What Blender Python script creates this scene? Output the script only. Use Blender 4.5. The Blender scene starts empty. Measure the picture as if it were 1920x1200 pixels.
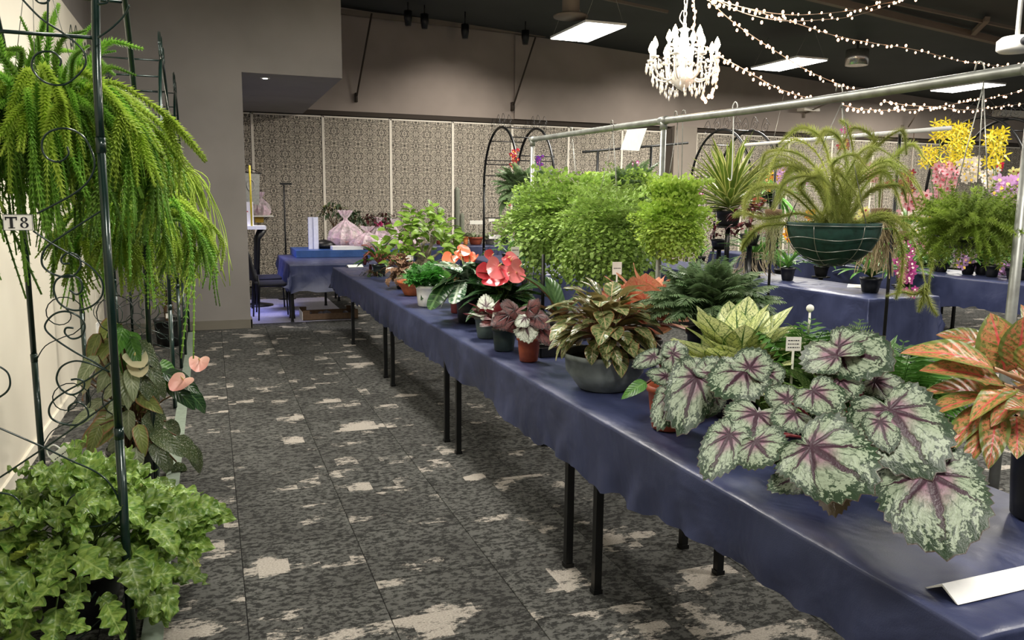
import bpy, math, random
from mathutils import Vector, Matrix, noise
random.seed(7)
PI = math.pi
sc = bpy.context.scene
COL = sc.collection
R = random.uniform

# ---------------------------------------------------------------- camera
F0, YAW, PITCH, ROLL, CAMZ = 1509.0, .35771, .14778, -.010626, 1.6
FW = Vector((math.sin(YAW)*math.cos(PITCH), math.cos(YAW)*math.cos(PITCH), -math.sin(PITCH)))
_r = Vector((math.cos(YAW), -math.sin(YAW), 0)); _d = FW.cross(_r)
RT = _r*math.cos(ROLL) + _d*math.sin(ROLL)
DN = _d*math.cos(ROLL) - _r*math.sin(ROLL)
EYE = Vector((0, 0, CAMZ))
cam = bpy.data.cameras.new('camera'); cam.sensor_width = 36; cam.lens = F0/1920*36
cam.clip_start = .05; cam.clip_end = 100
co = bpy.data.objects.new('camera', cam); COL.objects.link(co)
_m = Matrix((RT, -DN, -FW)).transposed().to_4x4(); _m.translation = EYE
co.matrix_world = _m
sc.camera = co
def ray(x, y): return FW + RT*((x-960)/F0) + DN*((y-600)/F0)
def atz(x, y, z): d = ray(x, y); return EYE + d*((z-CAMZ)/d.z)      # where a sight line meets a level plane
def aty(x, y, Y): d = ray(x, y); return EYE + d*(Y/d.y)
def atx(x, y, X): d = ray(x, y); return EYE + d*(X/d.x)
def atd(x, y, D): return EYE + ray(x, y)*D

# ---------------------------------------------------------------- world, exposure, lights
sc.view_settings.view_transform = 'Standard'; sc.view_settings.look = 'None'
sc.view_settings.exposure = 0.3; sc.view_settings.gamma = 1.0; sc.view_settings.use_curve_mapping = False
wd = bpy.data.worlds.new('world'); sc.world = wd; wd.use_nodes = True
wd.node_tree.nodes['Background'].inputs[0].default_value = (.62, .60, .57, 1)
wd.node_tree.nodes['Background'].inputs[1].default_value = .47
def area(name, loc, sx, sy, power, color=(1, .96, .9), rot=(0, 0, 0)):
    l = bpy.data.lights.new(name, 'AREA'); l.shape = 'RECTANGLE'; l.size = sx; l.size_y = sy
    l.energy = power; l.color = color
    o = bpy.data.objects.new(name, l); o.location = loc; o.rotation_euler = rot; COL.objects.link(o); return o
def point(name, loc, power, color, rad=.05):
    l = bpy.data.lights.new(name, 'POINT'); l.energy = power; l.color = color; l.shadow_soft_size = rad
    o = bpy.data.objects.new(name, l); o.location = loc; COL.objects.link(o); return o
def spot(name, loc, power, color, size, rot=(0, 0, 0), blend=.8):
    l = bpy.data.lights.new(name, 'SPOT'); l.energy = power; l.color = color; l.spot_size = size; l.spot_blend = blend; l.shadow_soft_size = .06
    o = bpy.data.objects.new(name, l); o.location = loc; o.rotation_euler = rot; COL.objects.link(o); return o
PANELS = [  # x, y, z of every hanging ceiling panel; the last ones hang above and behind the camera
    (5.15, 10.85, 3.98, 1.5), (9.35, 11.7, 3.94, 1.6), (14.3, 12.4, 3.92, 1.6),
    (5.15, 5.6, 3.98, 1), (9.35, 6.0, 3.94, 1), (1.25, 6.0, 3.98, .8), (5.15, .8, 3.98, 1), (1.0, .3, 3.98, .62)]
for i, (x, y, z, k) in enumerate(PANELS):
    area('panel_light', (x, y, z-.03), .56, 1.16, 135*k, (1, .95, .87))
al = area('alcove_daylight', (-.2, 11.9, 1.9), .8, 1.2, 11, (.40, .42, 1.0), (0, math.radians(-32), 0)); al.data.spread = math.radians(75)
spot('alcove_downlight', (.95, 12.4, 3.0), 70, (1, .9, .8), 1.7)
area('wall_washer', (-.2, 4.4, 3.4), .5, 2.8, 60, (1, .95, .86), (0, math.radians(-38), 0))
for wx, wp in ((4.25, 120), (8.2, 70), (12.4, 60)): spot('wall_scallop', (wx, 13.3, 4.45), wp, (1, .93, .85), 1.9, (math.radians(30), 0, 0), 1)

# ---------------------------------------------------------------- helpers
def tag(o, label=None, cat=None, group=None, kind=None):
    if label: o['label'] = label
    if cat: o['category'] = cat
    if group: o['group'] = group
    if kind: o['kind'] = kind
    return o
def thing(name, label, cat, loc=(0, 0, 0), rz=0, group=None):
    o = bpy.data.objects.new(name, None); COL.objects.link(o); o.empty_display_size = .05
    o.location = loc; o.rotation_euler = (0, 0, rz)
    return tag(o, label, cat, group)
class MB:
    """collects vertices, faces, uvs and material slots of ONE mesh"""
    def __init__(s): s.v = []; s.f = []; s.uv = []; s.mi = []
    def add(s, V, Fc, UV=None, mi=0):
        n = len(s.v); s.v += [tuple(p) for p in V]; s.f += [tuple(i+n for i in f) for f in Fc]
        s.uv += UV if UV else [(0, 0)]*len(V); s.mi += [mi]*len(Fc)
    def box(s, a, b, mi=0, M=None):
        x0, y0, z0 = a; x1, y1, z1 = b
        V = [Vector(p) for p in ((x0,y0,z0),(x1,y0,z0),(x1,y1,z0),(x0,y1,z0),(x0,y0,z1),(x1,y0,z1),(x1,y1,z1),(x0,y1,z1))]
        if M: V = [M@p for p in V]
        s.add(V, [(0,3,2,1),(4,5,6,7),(0,1,5,4),(1,2,6,5),(2,3,7,6),(3,0,4,7)], None, mi)
    def tube(s, P, r, n=8, mi=0, cap=True):
        P = [Vector(p) for p in P]
        if len(P) < 2: return
        rr = r if isinstance(r, (list, tuple)) else [r]*len(P)
        V = []; up = None
        for i, p in enumerate(P):
            t = (P[min(i+1, len(P)-1)] - P[max(i-1, 0)])
            if t.length < 1e-9: t = Vector((0, 0, 1))
            t.normalize()
            if up is None: up = t.orthogonal().normalized()
            else:
                up = up - t*up.dot(t)
                up = up.normalized() if up.length > 1e-6 else t.orthogonal().normalized()
            b = t.cross(up)
            for k in range(n):
                a = 2*PI*k/n; V.append(p + (up*math.cos(a) + b*math.sin(a))*rr[i])
        Fc = [(i*n+k, i*n+(k+1) % n, (i+1)*n+(k+1) % n, (i+1)*n+k) for i in range(len(P)-1) for k in range(n)]
        if cap: Fc += [tuple(range(n))[::-1], tuple((len(P)-1)*n+k for k in range(n))]
        L = len(P)-1
        s.add(V, Fc, [(i/L, k/n) for i in range(len(P)) for k in range(n)], mi)
    def lathe(s, prof, n=24, c=(0, 0, 0), mi=0):
        c = Vector(c); V = []
        for (r, z) in prof:
            for k in range(n):
                a = 2*PI*k/n; V.append(c+Vector((r*math.cos(a), r*math.sin(a), z)))
        Fc = [(i*n+k, i*n+(k+1) % n, (i+1)*n+(k+1) % n, (i+1)*n+k) for i in range(len(prof)-1) for k in range(n)]
        if prof[0][0] > 0: Fc.append(tuple(range(n))[::-1])
        if prof[-1][0] > 0: Fc.append(tuple((len(prof)-1)*n+k for k in range(n)))
        s.add(V, Fc, None, mi)
    def ball(s, c, r, n=8, mi=0, sz=1):
        s.lathe([(max(.0005, r*math.sin(PI*i/(n//2+1))), -r*sz*math.cos(PI*i/(n//2+1))) for i in range(n//2+2)], n, c, mi)
    def mesh(s, name, mats, smooth=True):
        me = bpy.data.meshes.new(name); me.from_pydata(s.v, [], s.f)
        for m in (mats if isinstance(mats, (list, tuple)) else [mats]): me.materials.append(m)
        if s.f:
            me.polygons.foreach_set('material_index', s.mi)
            me.polygons.foreach_set('use_smooth', [smooth]*len(s.f))
            uvl = me.uv_layers.new(name='UVMap')
            li = [0]*len(me.loops); me.loops.foreach_get('vertex_index', li)
            fl = []
            for i in li: fl += s.uv[i]
            uvl.data.foreach_set('uv', fl)
        me.update(); return me
    def obj(s, name, mats, parent=None, smooth=True):
        return put(name, s.mesh(name, mats, smooth), parent)
def put(name, me, parent=None, M=None):
    o = bpy.data.objects.new(name, me); COL.objects.link(o)
    if parent is not None: o.parent = parent
    if M is not None: o.matrix_basis = M
    return o
def frame(pos, xdir, zdir=(0, 0, 1), s=(1, 1, 1)):
    x = Vector(xdir).normalized(); z = Vector(zdir); z = z - x*z.dot(x)
    z = z.normalized() if z.length > 1e-5 else x.orthogonal().normalized()
    y = z.cross(x); sx, sy, sz = s if isinstance(s, (tuple, list)) else (s, s, s)
    M = Matrix((x*sx, y*sy, z*sz)).transposed().to_4x4(); M.translation = Vector(pos); return M
def local(root, M): return root.matrix_basis.inverted() @ M
def bez(P, n=16):
    """Catmull-Rom through points"""
    P = [Vector(p) for p in P]; Q = [P[0]*2-P[1]] + P + [P[-1]*2-P[-2]]; out = []
    for i in range(len(P)-1):
        a, b, c, d = Q[i:i+4]
        for k in range(n):
            t = k/n
            out.append(.5*((2*b)+(c-a)*t+(2*a-5*b+4*c-d)*t*t+(3*b-a-3*c+d)*t**3))
    out.append(P[-1]); return out

# ---------------------------------------------------------------- materials
def srgb(c):
    return tuple((x/255/12.92 if x/255 <= .04045 else ((x/255+.055)/1.055)**2.4) for x in c)+(1,)
class NT:
    def __init__(s, name):
        s.m = bpy.data.materials.new(name); s.m.use_nodes = True; s.t = s.m.node_tree; s.t.nodes.clear()
        s.out = s.n('ShaderNodeOutputMaterial')
    def n(s, k, **kw):
        x = s.t.nodes.new(k)
        for a, b in kw.items(): setattr(x, a, b)
        return x
    def link(s, a, b): s.t.links.new(a, b)
    def setin(s, node, i, v):
        if v is None: return
        if isinstance(v, bpy.types.NodeSocket): s.link(v, node.inputs[i])
        else: node.inputs[i].default_value = v
    def math(s, op, a, b=None, c=None, clamp=False):
        x = s.n('ShaderNodeMath', operation=op, use_clamp=clamp); s.setin(x, 0, a); s.setin(x, 1, b); s.setin(x, 2, c); return x.outputs[0]
    def ramp(s, v, lo, hi, a=0, b=1, smooth=True):
        x = s.n('ShaderNodeMapRange', interpolation_type='SMOOTHSTEP' if smooth else 'LINEAR')
        s.setin(x, 0, v); s.setin(x, 1, lo); s.setin(x, 2, hi); s.setin(x, 3, a); s.setin(x, 4, b); return x.outputs[0]
    def mix(s, f, a, b, mode='MIX'):
        x = s.n('ShaderNodeMix', data_type='RGBA', blend_type=mode)
        s.setin(x, 0, f); s.setin(x, 6, a); s.setin(x, 7, b); return x.outputs[2]
    def noise(s, vec, scale, detail=3, rough=.55, dist=0):
        x = s.n('ShaderNodeTexNoise'); s.setin(x, 'Vector', vec); x.inputs['Scale'].default_value = scale
        x.inputs['Detail'].default_value = detail; x.inputs['Roughness'].default_value = rough; x.inputs['Distortion'].default_value = dist
        return x.outputs[0]
    def pos(s, scale=(1, 1, 1), off=None, kind='Object'):
        tc = s.n('ShaderNodeTexCoord'); mp = s.n('ShaderNodeMapping'); s.link(tc.outputs[kind], mp.inputs[0]); mp.inputs[3].default_value = scale
        if off is not None: s.setin(mp, 1, off)
        return mp.outputs[0]
    def world(s): return s.n('ShaderNodeNewGeometry').outputs['Position']
    def sep(s, v): x = s.n('ShaderNodeSeparateXYZ'); s.link(v, x.inputs[0]); return x.outputs
    def comb(s, a, b, c=0): x = s.n('ShaderNodeCombineXYZ'); s.setin(x, 0, a); s.setin(x, 1, b); s.setin(x, 2, c); return x.outputs[0]
    def rnd(s): return s.n('ShaderNodeObjectInfo').outputs['Random']
    def uv(s): return s.n('ShaderNodeTexCoord').outputs['UV']
    def bump(s, h, strength=.3, dist=.01):
        b = s.n('ShaderNodeBump'); b.inputs['Strength'].default_value = strength; b.inputs['Distance'].default_value = dist; s.link(h, b.inputs['Height']); return b.outputs[0]
    def done(s, color, rough=.6, metal=0, normal=None, trans=0, spec=.5, emit=None, es=0, alpha=None, coat=0):
        p = s.n('ShaderNodeBsdfPrincipled'); s.setin(p, 'Base Color', color); s.setin(p, 'Roughness', rough); s.setin(p, 'Metallic', metal)
        p.inputs['Specular IOR Level'].default_value = spec; p.inputs['Coat Weight'].default_value = coat
        if normal is not None: s.link(normal, p.inputs['Normal'])
        if emit is not None: s.setin(p, 'Emission Color', emit); p.inputs['Emission Strength'].default_value = es
        if alpha is not None: s.setin(p, 'Alpha', alpha)
        sh = p.outputs[0]
        if trans:
            t = s.n('ShaderNodeBsdfTranslucent'); s.setin(t, 0, color); mx = s.n('ShaderNodeMixShader'); mx.inputs[0].default_value = trans
            s.link(sh, mx.inputs[1]); s.link(t.outputs[0], mx.inputs[2]); sh = mx.outputs[0]
        s.link(sh, s.out.inputs[0]); return s.m
MATS = {}
def flat(name, c, rough=.6, metal=0, var=.12, scale=30, spec=.5, trans=0, coat=0, bump=0):
    """plain paint / plastic / metal with a little procedural variation"""
    if name in MATS: return MATS[name]
    t = NT(name); c = srgb(c); nz = t.noise(t.pos(), scale, 3)
    f = t.ramp(nz, .3, .7, 1-var, 1+var)
    cc = t.mix(1, c, t.comb(f, f, f), 'MULTIPLY')
    m = t.done(cc, rough, metal, t.bump(nz, bump, .004) if bump else None, trans, spec, coat=coat)
    MATS[name] = m; return m
def emis(name, c, st):
    t = NT(name); e = t.n('ShaderNodeEmission'); e.inputs[0].default_value = srgb(c); e.inputs[1].default_value = st
    t.link(e.outputs[0], t.out.inputs[0]); return t.m
def leafy(name, base, base2, vein=None, edge=None, mott=None, mott_amt=.5, mott_scale=14, rough=.38, trans=.22, nveins=9, back=None, vw=.10, ew=.75, rvar=.25, mlo=.48, mhi=.56, trw=0):
    """leaf surface: UV u runs along the blade, v across (0.5 = midrib)"""
    t = NT(name); u, v, _ = t.sep(t.uv()); nz = t.noise(t.comb(u, v, t.math('MULTIPLY', t.rnd(), 9)), 5, 4)
    av = t.math('MULTIPLY', t.math('ABSOLUTE', t.math('SUBTRACT', v, .5)), 2)
    c = t.mix(t.ramp(nz, .35, .65), srgb(base), srgb(base2))
    if mott:
        n2 = t.noise(t.comb(t.math('MULTIPLY', u, 1.8), v, t.math('MULTIPLY', t.rnd(), 7)), mott_scale, 4, .7)
        f = t.math('MULTIPLY', t.ramp(n2, mlo, mhi), mott_amt)
        if trw: f = t.math('MULTIPLY', f, t.ramp(av, 1, 1-trw))
        c = t.mix(f, c, srgb(mott))
    if vein:
        w = t.math('SINE', t.math('MULTIPLY', t.math('SUBTRACT', u, t.math('MULTIPLY', av, .22)), nveins*2*PI))
        f1 = t.ramp(w, .86, 1.0); f1 = t.math('MULTIPLY', f1, .65)
        f2 = t.ramp(av, vw, vw*.3)
        c = t.mix(t.math('MAXIMUM', f1, f2), c, srgb(vein))
    if edge: c = t.mix(t.ramp(t.math('ADD', av, t.math('MULTIPLY', t.math('SUBTRACT', nz, .5), .5)), ew, ew+.18), c, srgb(edge))
    k = t.ramp(t.rnd(), 0, 1, 1-rvar, 1+rvar, False); c = t.mix(1, c, t.comb(k, k, k), 'MULTIPLY')
    if back:
        g = t.n('ShaderNodeNewGeometry'); c = t.mix(g.outputs['Backfacing'], c, srgb(back))
    wv = t.math('SINE', t.math('MULTIPLY', t.math('SUBTRACT', u, t.math('MULTIPLY', av, .22)), nveins*2*PI))
    return t.done(c, rough, 0, t.bump(wv, .25, .003), trans)

# ================================================================ SETTING
def wall_mat(name, c, c2=None):
    t = NT(name); p = t.world(); n1 = t.noise(p, 1.1, 3); n2 = t.noise(p, 90, 2)
    col = t.mix(t.ramp(n1, .3, .7), srgb(c), srgb(c2 or tuple(x*.92 for x in c)))
    return t.done(col, .75, 0, t.bump(n2, .12, .002), spec=.3)
M_GREY = wall_mat('grey_wall_paint', (146, 141, 137)); M_UP = wall_mat('upper_wall_paint', (156, 144, 134))
M_CREAM = wall_mat('cream_wall_paint', (226, 220, 203), (214, 207, 190)); M_CEIL = wall_mat('dark_ceiling_paint', (64, 68, 66))
M_BEAM = wall_mat('ceiling_beam_paint', (124, 113, 100)); M_TRACK = wall_mat('brown_track_paint', (62, 54, 46))
M_DADO = wall_mat('grey_skirting_paint', (122, 117, 106))
M_BLACK = flat('black_painted_steel', (16, 17, 17), .4, .2); M_GREEN = flat('dark_green_enamel', (14, 40, 34), .28, .3, coat=.4)
M_WHITE = flat('white_plastic', (238, 238, 234), .45, var=.03); M_CARD = flat('white_card', (240, 238, 228), .7, var=.03)
M_GALV = flat('galvanised_pipe', (150, 152, 146), .42, .55, var=.2, scale=14); M_WIRE = flat('steel_wire', (150, 150, 142), .35, .7)
M_TERRA = flat('terracotta_plastic', (150, 72, 46), .55, bump=.2); M_BPOT = flat('black_plastic_pot', (18, 19, 20), .42)
M_SOIL = flat('potting_mix', (42, 32, 24), .95, var=.5, scale=120, bump=1); M_STEM = flat('green_stem', (86, 112, 48), .5); M_BSTEM = flat('brown_stem', (96, 72, 46), .8)
M_RSTEM = flat('red_stem', (130, 36, 40), .45); M_GPOT = flat('dark_green_pot', (40, 54, 54), .5); M_INK = flat('black_ink', (20, 22, 30), .6)

def carpet():
    t = NT('patchy_carpet'); p = t.world(); x, y, _ = t.sep(p); r = t.math('MULTIPLY', t.rnd(), 53)
    pv = t.comb(x, y, r)
    # woven streaks running across the aisle
    st = t.noise(t.comb(t.math('MULTIPLY', x, 30), t.math('MULTIPLY', y, 44), r), 1, 5, .72)
    fine = t.noise(t.comb(t.math('MULTIPLY', x, 110), t.math('MULTIPLY', y, 190), 0), 1, 2)
    base = t.mix(t.ramp(st, .45, .56), srgb((92, 92, 88)), srgb((46, 46, 44)))
    big = t.noise(pv, 2.3, 2); base = t.mix(t.ramp(big, .35, .7, 0, .35), base, srgb((38, 37, 36)))
    # worn pale patches, cut square where a loom step falls
    step = t.math('MULTIPLY', t.math('FLOOR', t.math('MULTIPLY', x, 7.6)), .17)
    stepy = t.math('MULTIPLY', t.math('FLOOR', t.math('MULTIPLY', y, 3.84)), .35)
    pt = t.noise(t.comb(t.math('ADD', t.math('MULTIPLY', x, 2.3), step), t.math('ADD', t.math('MULTIPLY', y, 3.5), stepy), r), 1, 2, .5)
    tear = t.noise(t.comb(t.math('MULTIPLY', x, 20), t.math('MULTIPLY', y, 40), r), 1, 5, .78)
    f = t.math('MULTIPLY', t.ramp(pt, .575, .61), t.ramp(t.math('ADD', tear, t.math('MULTIPLY', t.math('SUBTRACT', pt, .64), 2.0)), .44, .56))
    c = t.mix(f, base, t.mix(t.ramp(fine, .3, .7), srgb((176, 169, 158)), srgb((146, 139, 130))))
    return t.done(c, .95, 0, t.bump(fine, .5, .004), spec=.15)
M_CARPET = carpet()
fl = MB(); fl.box((-2.5, -3, -.05), (22, 15.2, -.006)); floor = fl.obj('floor', flat('carpet_backing', (34, 34, 33), .95)); floor['kind'] = 'structure'
TS = .52
tm = MB(); g = .0018; h = TS-g
tm.add([(g,g,-.006),(h,g,-.006),(h,h,-.006),(g,h,-.006),(g,g,-.0012),(h,g,-.0012),(h,h,-.0012),(g,h,-.0012),(g+.003,g+.003,0),(h-.003,g+.003,0),(h-.003,h-.003,0),(g+.003,h-.003,0)],
       [(8,9,10,11),(4,5,9,8),(5,6,10,9),(6,7,11,10),(7,4,8,11),(0,1,5,4),(1,2,6,5),(2,3,7,6),(3,0,4,7)])
tile = tm.mesh('carpet_tile', M_CARPET, False); n_t = 0
x0t, y0t = .07-TS*3, 3.2-TS*6
rest = MB(); TILES = []
for j in range(30):
    for i in range(42):
        x, y = x0t+i*TS, y0t+j*TS
        if y > 15.1: continue
        near = x < 2.3 and 1.0 < y < 10.6
        if near: put('carpet_tile', tile, floor, Matrix.Translation((x, y, 0))); n_t += 1
        elif x > 2.2 and y > 2.5 and (x-2.2) < (y-1)*1.3: TILES.append((x, y))
        elif y > 10.5 and x < 2.3: TILES.append((x, y))
TILES.sort(key=lambda p: p[0]**2+p[1]**2)
for k, (x, y) in enumerate(TILES):
    if k < 285-n_t: put('carpet_tile', tile, floor, Matrix.Translation((x, y, 0)))
    else: rest.add([(a+x, b+y, c) for a, b, c in tm.v[8:12]], [(0, 1, 2, 3)])
if rest.v: tag(rest.obj('distant_carpet_tiles', M_CARPET, floor, False), kind='stuff')

def struct(name, boxes, m, parent=None):
    b = MB()
    for a, c in boxes: b.box(a, c)
    o = b.obj(name, m, parent, False)
    if parent is None: o['kind'] = 'structure'
    return o
def cz(x): return 4.93-.062*(x-2.3)                                # ceiling falls gently to the right
cb = MB(); cb.add([(-2.5,-3,cz(-2.5)),(22,-3,cz(22)),(22,15.2,cz(22)),(-2.5,15.2,cz(-2.5)),(-2.5,-3,cz(-2.5)+.15),(22,-3,cz(22)+.15),(22,15.2,cz(22)+.15),(-2.5,15.2,cz(-2.5)+.15)],
    [(0,1,2,3),(7,6,5,4),(0,4,5,1),(1,5,6,2),(2,6,7,3),(3,7,4,0)])
ceil = cb.obj('ceiling', M_CEIL, None, False); ceil['kind'] = 'structure'
# left wall, grey end wall with alcove mouth and its lowered soffit
wl = struct('wall_left', [((-1.25, .2, 0), (-1.08, 9.3, 3.2))], M_CREAM)
struct('wall_upper_left', [((-1.5, -3, 3.2), (-1.16, 10.35, cz(-1.2)))], M_GREY)
wg = struct('wall_front', [((-2.4, 10.35, 0), (.42, 10.62, 3.065))], M_GREY)
struct('soffit_face', [((-2.4, 10.35, 3.065), (1.6, 10.5, cz(1.6)-.01))], M_GREY)['kind'] = 'structure'
struct('soffit_underside', [((-2.4, 10.5, 3.065), (1.6, 14.9, 3.14))], M_GREY)
struct('baseboard_front', [((-2.4, 10.325, .002), (.435, 10.35, .11)), ((.42, 10.325, .002), (.44, 10.62, .11))], M_DADO)
struct('baseboard_left', [((-1.08, .3, .002), (-1.062, 9.3, .09))], M_CREAM)
# floor strip along the left display
st = MB(); st.box((-.30, 2.2, .001), (-.225, 10.2, .007)); t_ = st.obj('trim_1', flat('grey_green_edging', (128, 140, 126), .5), None, False); t_['kind'] = 'structure'
# back wall: patterned operable panels in pale frames, column, brown track, upper wall with braces
def damask():
    t = NT('patterned_panel_fabric'); x, _, z = t.sep(t.world()); C = .43
    a = t.math('PINGPONG', x, C/2); b = t.math('PINGPONG', z, C/2)
    q = t.comb(t.math('ADD', a, b), t.math('ABSOLUTE', t.math('SUBTRACT', a, b)), 0)
    n1 = t.noise(q, 62, 1.5, .5, .8); n2 = t.noise(t.comb(a, b, 4), 50, 1, .5, .5)
    f = t.ramp(t.math('ADD', t.math('MULTIPLY', n1, .7), t.math('MULTIPLY', n2, .3)), .485, .53)
    lo = t.noise(t.world(), .6, 1)
    c = t.mix(f, t.mix(lo, srgb((44, 41, 38)), srgb((58, 54, 50))), srgb((206, 196, 178)))
    return t.done(c, .8, spec=.2)
M_DAM = damask(); M_FRM = flat('pale_aluminium_trim', (232, 224, 208), .5, var=.05)
wb = struct('wall_back', [((-2.5, 15.06, 0), (22, 15.2, 5.2))], M_TRACK)
xs = [-.47, .73, 1.94, 3.16, 4.35, 5.55, 6.75, 7.95, 8.93]; xs2 = [9.72+1.2*i for i in range(11)]
for XS in (xs, xs2):
    for a, b in zip(XS, XS[1:]):
        p = MB(); p.box((a+.012, 15.0, .03), (b-.012, 15.05, 3.05)); o = p.obj('wall_panel', M_DAM, wb, False)
        f = MB(); w = .03
        f.box((a+.012-w/2, 14.99, .03), (a+.012+w, 15.0, 3.05)); f.box((a+.012, 14.99, 3.03), (b-.012, 15.0, 3.055)); f.obj('panel_trim', M_FRM, o, False)
struct('track_shadow_strip', [((-2.4, 14.97, 3.07), (8.96, 15.06, 3.15)), ((9.7, 14.97, 3.07), (21.8, 15.06, 3.15))], M_TRACK, wb)  # brown track strip, with the pelmet's shadow put into its dark colour
struct('door_jamb', [((8.93, 14.9, 0), (9.08, 15.06, 3.1))], M_TRACK, wb)
struct('column', [((9.08, 14.8, 0), (9.62, 15.06, 3.16))], wall_mat('column_paint', (150, 140, 128)), wb)
wu = struct('wall_back_upper', [((-2.4, 14.96, 3.15), (21.9, 15.055, 5.0)), ((5.58, 14.9, 3.15), (21.9, 14.96, cz(5.6)-.03))], M_UP)
# braces running from the upper wall to the roof
for (a, b, c, d) in [(697, 25, 669, 180), (1004, 70, 963, 197), (1560, 190, 1510, 212), (1725, 205, 1703, 238)]:
    A = aty(a, b, 14.3 if a < 1100 else 14.2); B = aty(c, d, 14.84 if a < 1600 else 14.7)
    s = MB(); s.tube([A, B], .016, 6); s.box((B.x-.02, 14.86, B.z-.1), (B.x+.02, 14.955, B.z+.06))
    lab = {697: 'thin diagonal steel brace on upper wall, nearest the grey soffit', 1004: 'thin diagonal steel brace on upper wall, left of the flat round vent',
           1560: 'short diagonal brace under a pale shelf light, above the dark arches', 1725: 'short diagonal brace on upper wall behind the yellow orchid'}[a]
    tag(s.obj('diagonal_brace', M_BEAM if a > 1100 else M_TRACK), lab, 'brace', 'wall braces')
# roof beams
for (a, b, c, d, w) in [(640, 22, 1260, 92, .12)]:
    s = MB(); A = aty(a, b, 14.8); B = aty(c, d, 14.8); s.tube([A+(A-B)*.05, B+(B-A)*.9], w*.5, 4); s.obj('trim_2', M_BEAM, None, False)['kind'] = 'structure'
def cpt(x, y):
    d = ray(x, y); # meets the sloping ceiling, a little below it
    t = (4.93+.062*2.3-CAMZ-.09)/(d.z+.062*d.x); return EYE+d*t
for k, (a, b, c, d, w) in enumerate([(1540, -2, 1900, 84, .07), (1660, 2, 1925, 58, .03), (1170, 5, 860, -60, .03), (1845, 42, 1825, 62, .05)]):
    A, B = cpt(a, b), cpt(c, d); s = MB(); s.tube([A+(A-B)*.3, B+(B-A)*(.0 if k > 1 else .6)], w, 4); s.obj('trim_%d' % (3+k), M_BEAM, None, False)['kind'] = 'structure'
tk = MB()
for px, py in [(765, 32), (796, 38), (872, 57), (985, 68), (1280, 125)]:
    A = aty(px, py, 13.9); tk = MB(); tk.lathe([(.05, -.14), (.07, -.02), (.07, .1)], 12, A); tk.tube([A+Vector((0, 0, .08)), (A.x, A.y, cz(A.x)+.05)], .012, 6)
    lab = {765: 'small dark ceiling spotlight, leftmost of the row along the upper wall', 796: 'small dark ceiling spotlight, second from left along the upper wall',
           872: 'largest dark ceiling spotlight, midway between the two long braces', 985: 'small dark ceiling spotlight just left of the second brace top', 1280: 'small dark ceiling spotlight seen right behind the chandelier'}[px]
    tag(tk.obj('ceiling_spotlight', M_BLACK), lab, 'spotlight', 'dark ceiling spotlights')

# hanging ceiling panels
M_PANEL = emis('lit_diffuser', (255, 250, 240), 9)
for i, (x, y, z, k) in enumerate(PANELS):
    lab = ['white lit ceiling panel left of the chandelier, nearest the flat round vent', 'white lit ceiling panel between the chandelier and the chrome cylinder',
           'white lit ceiling panel at the right, just above the pipe rail'][i] if i < 3 else 'lit ceiling panel overhead outside the picture, above the '+['big maidenhair ferns', 'right-hand row', 'aisle beside the arches', 'near end of the middle row', 'camera'][i-3]
    t = thing('ceiling_light', lab, 'ceiling light', (x, y, z), 0, 'hanging ceiling panels' if i < 3 else 'ceiling panels outside the picture')
    b = MB(); b.box((-.31, -.61, 0), (.31, .61, .03)); b.obj('frame', M_WHITE, t, False)
    b = MB(); b.box((-.3, -.6, -.012), (.3, .6, 0)); b.obj('diffuser', M_PANEL, t, False)
    b = MB()
    for sx in (-.29, .29):
        for sy in (-.55, .55): b.tube([(sx, sy, .03), (0, sy, cz(x)-z)], .003, 4)
    b.obj('hanger_wire', M_WIRE, t)
# chrome cylinder lamp and flat round vent
P = aty(1607, 107, 11.5); t = thing('cylinder_downlight', 'chrome cylinder downlight on the dark ceiling between two lit panels', 'downlight', P)
b = MB(); b.lathe([(.16, -.14), (.19, -.14), (.19, .12), (.02, .14), (.02, cz(P.x)-P.z)], 28); b.obj('housing', flat('brushed_chrome', (190, 186, 178), .25, .9), t)
P = aty(1070, 33, 10.5); t = thing('round_vent', 'flat round ceiling vent on a short duct above the left lit panel', 'vent', P)
b = MB(); b.lathe([(.02, 0), (.235, .0), (.24, .02), (.2, .04), (.02, .05)], 32); b.obj('vent_plate', M_BEAM, t)
b = MB(); b.lathe([(.12, .04), (.12, cz(P.x)-P.z)], 20); b.obj('duct', M_BEAM, t)
# alcove downlight
P = Vector((.71, 10.72, 3.06)); t = thing('recessed_downlight', 'small recessed downlight in the grey soffit', 'downlight', P)
b = MB(); b.lathe([(.03, -.002), (.055, -.004), (.06, .004)], 20); b.obj('rim', M_WHITE, t)
b = MB(); b.lathe([(.001, -.004), (.03, -.004), (.03, 0)], 16); b.obj('lens', emis('downlight_glow', (255, 250, 240), 12), t)
# shelf lights high on the right wall
for px, py, w, lab in [(1517, 206, .42, 'short white shelf light high on back wall, above the spiky plant'), (1895, 210, .9, 'long white shelf light high on back wall, at the right edge'), (1665, 352, .0, '')]:
    if w:
        P = aty(px, py, 14.75); b = MB(); b.box((-w/2, -.1, -.03 if w < .5 else -.12), (w/2, .14, .03), 0, Matrix.Translation(P)); tag(b.obj('wall_shelf_light', M_FRM, None, False), lab, 'shelf light')
# power outlet on the left wall
P = atx(182, 616, -1.08); t = thing('power_outlet', 'small white power outlet low on the cream wall', 'power outlet', P)
b = MB(); b.box((0, -.075, -.06), (.012, .075, .06)); b.obj('cover_plate', M_WHITE, t, False)
b = MB(); b.box((.012, -.04, -.02), (.017, -.01, .02)); b.box((.012, .01, -.02), (.017, .04, .02)); b.obj('switch', M_WHITE, t, False)
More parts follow.
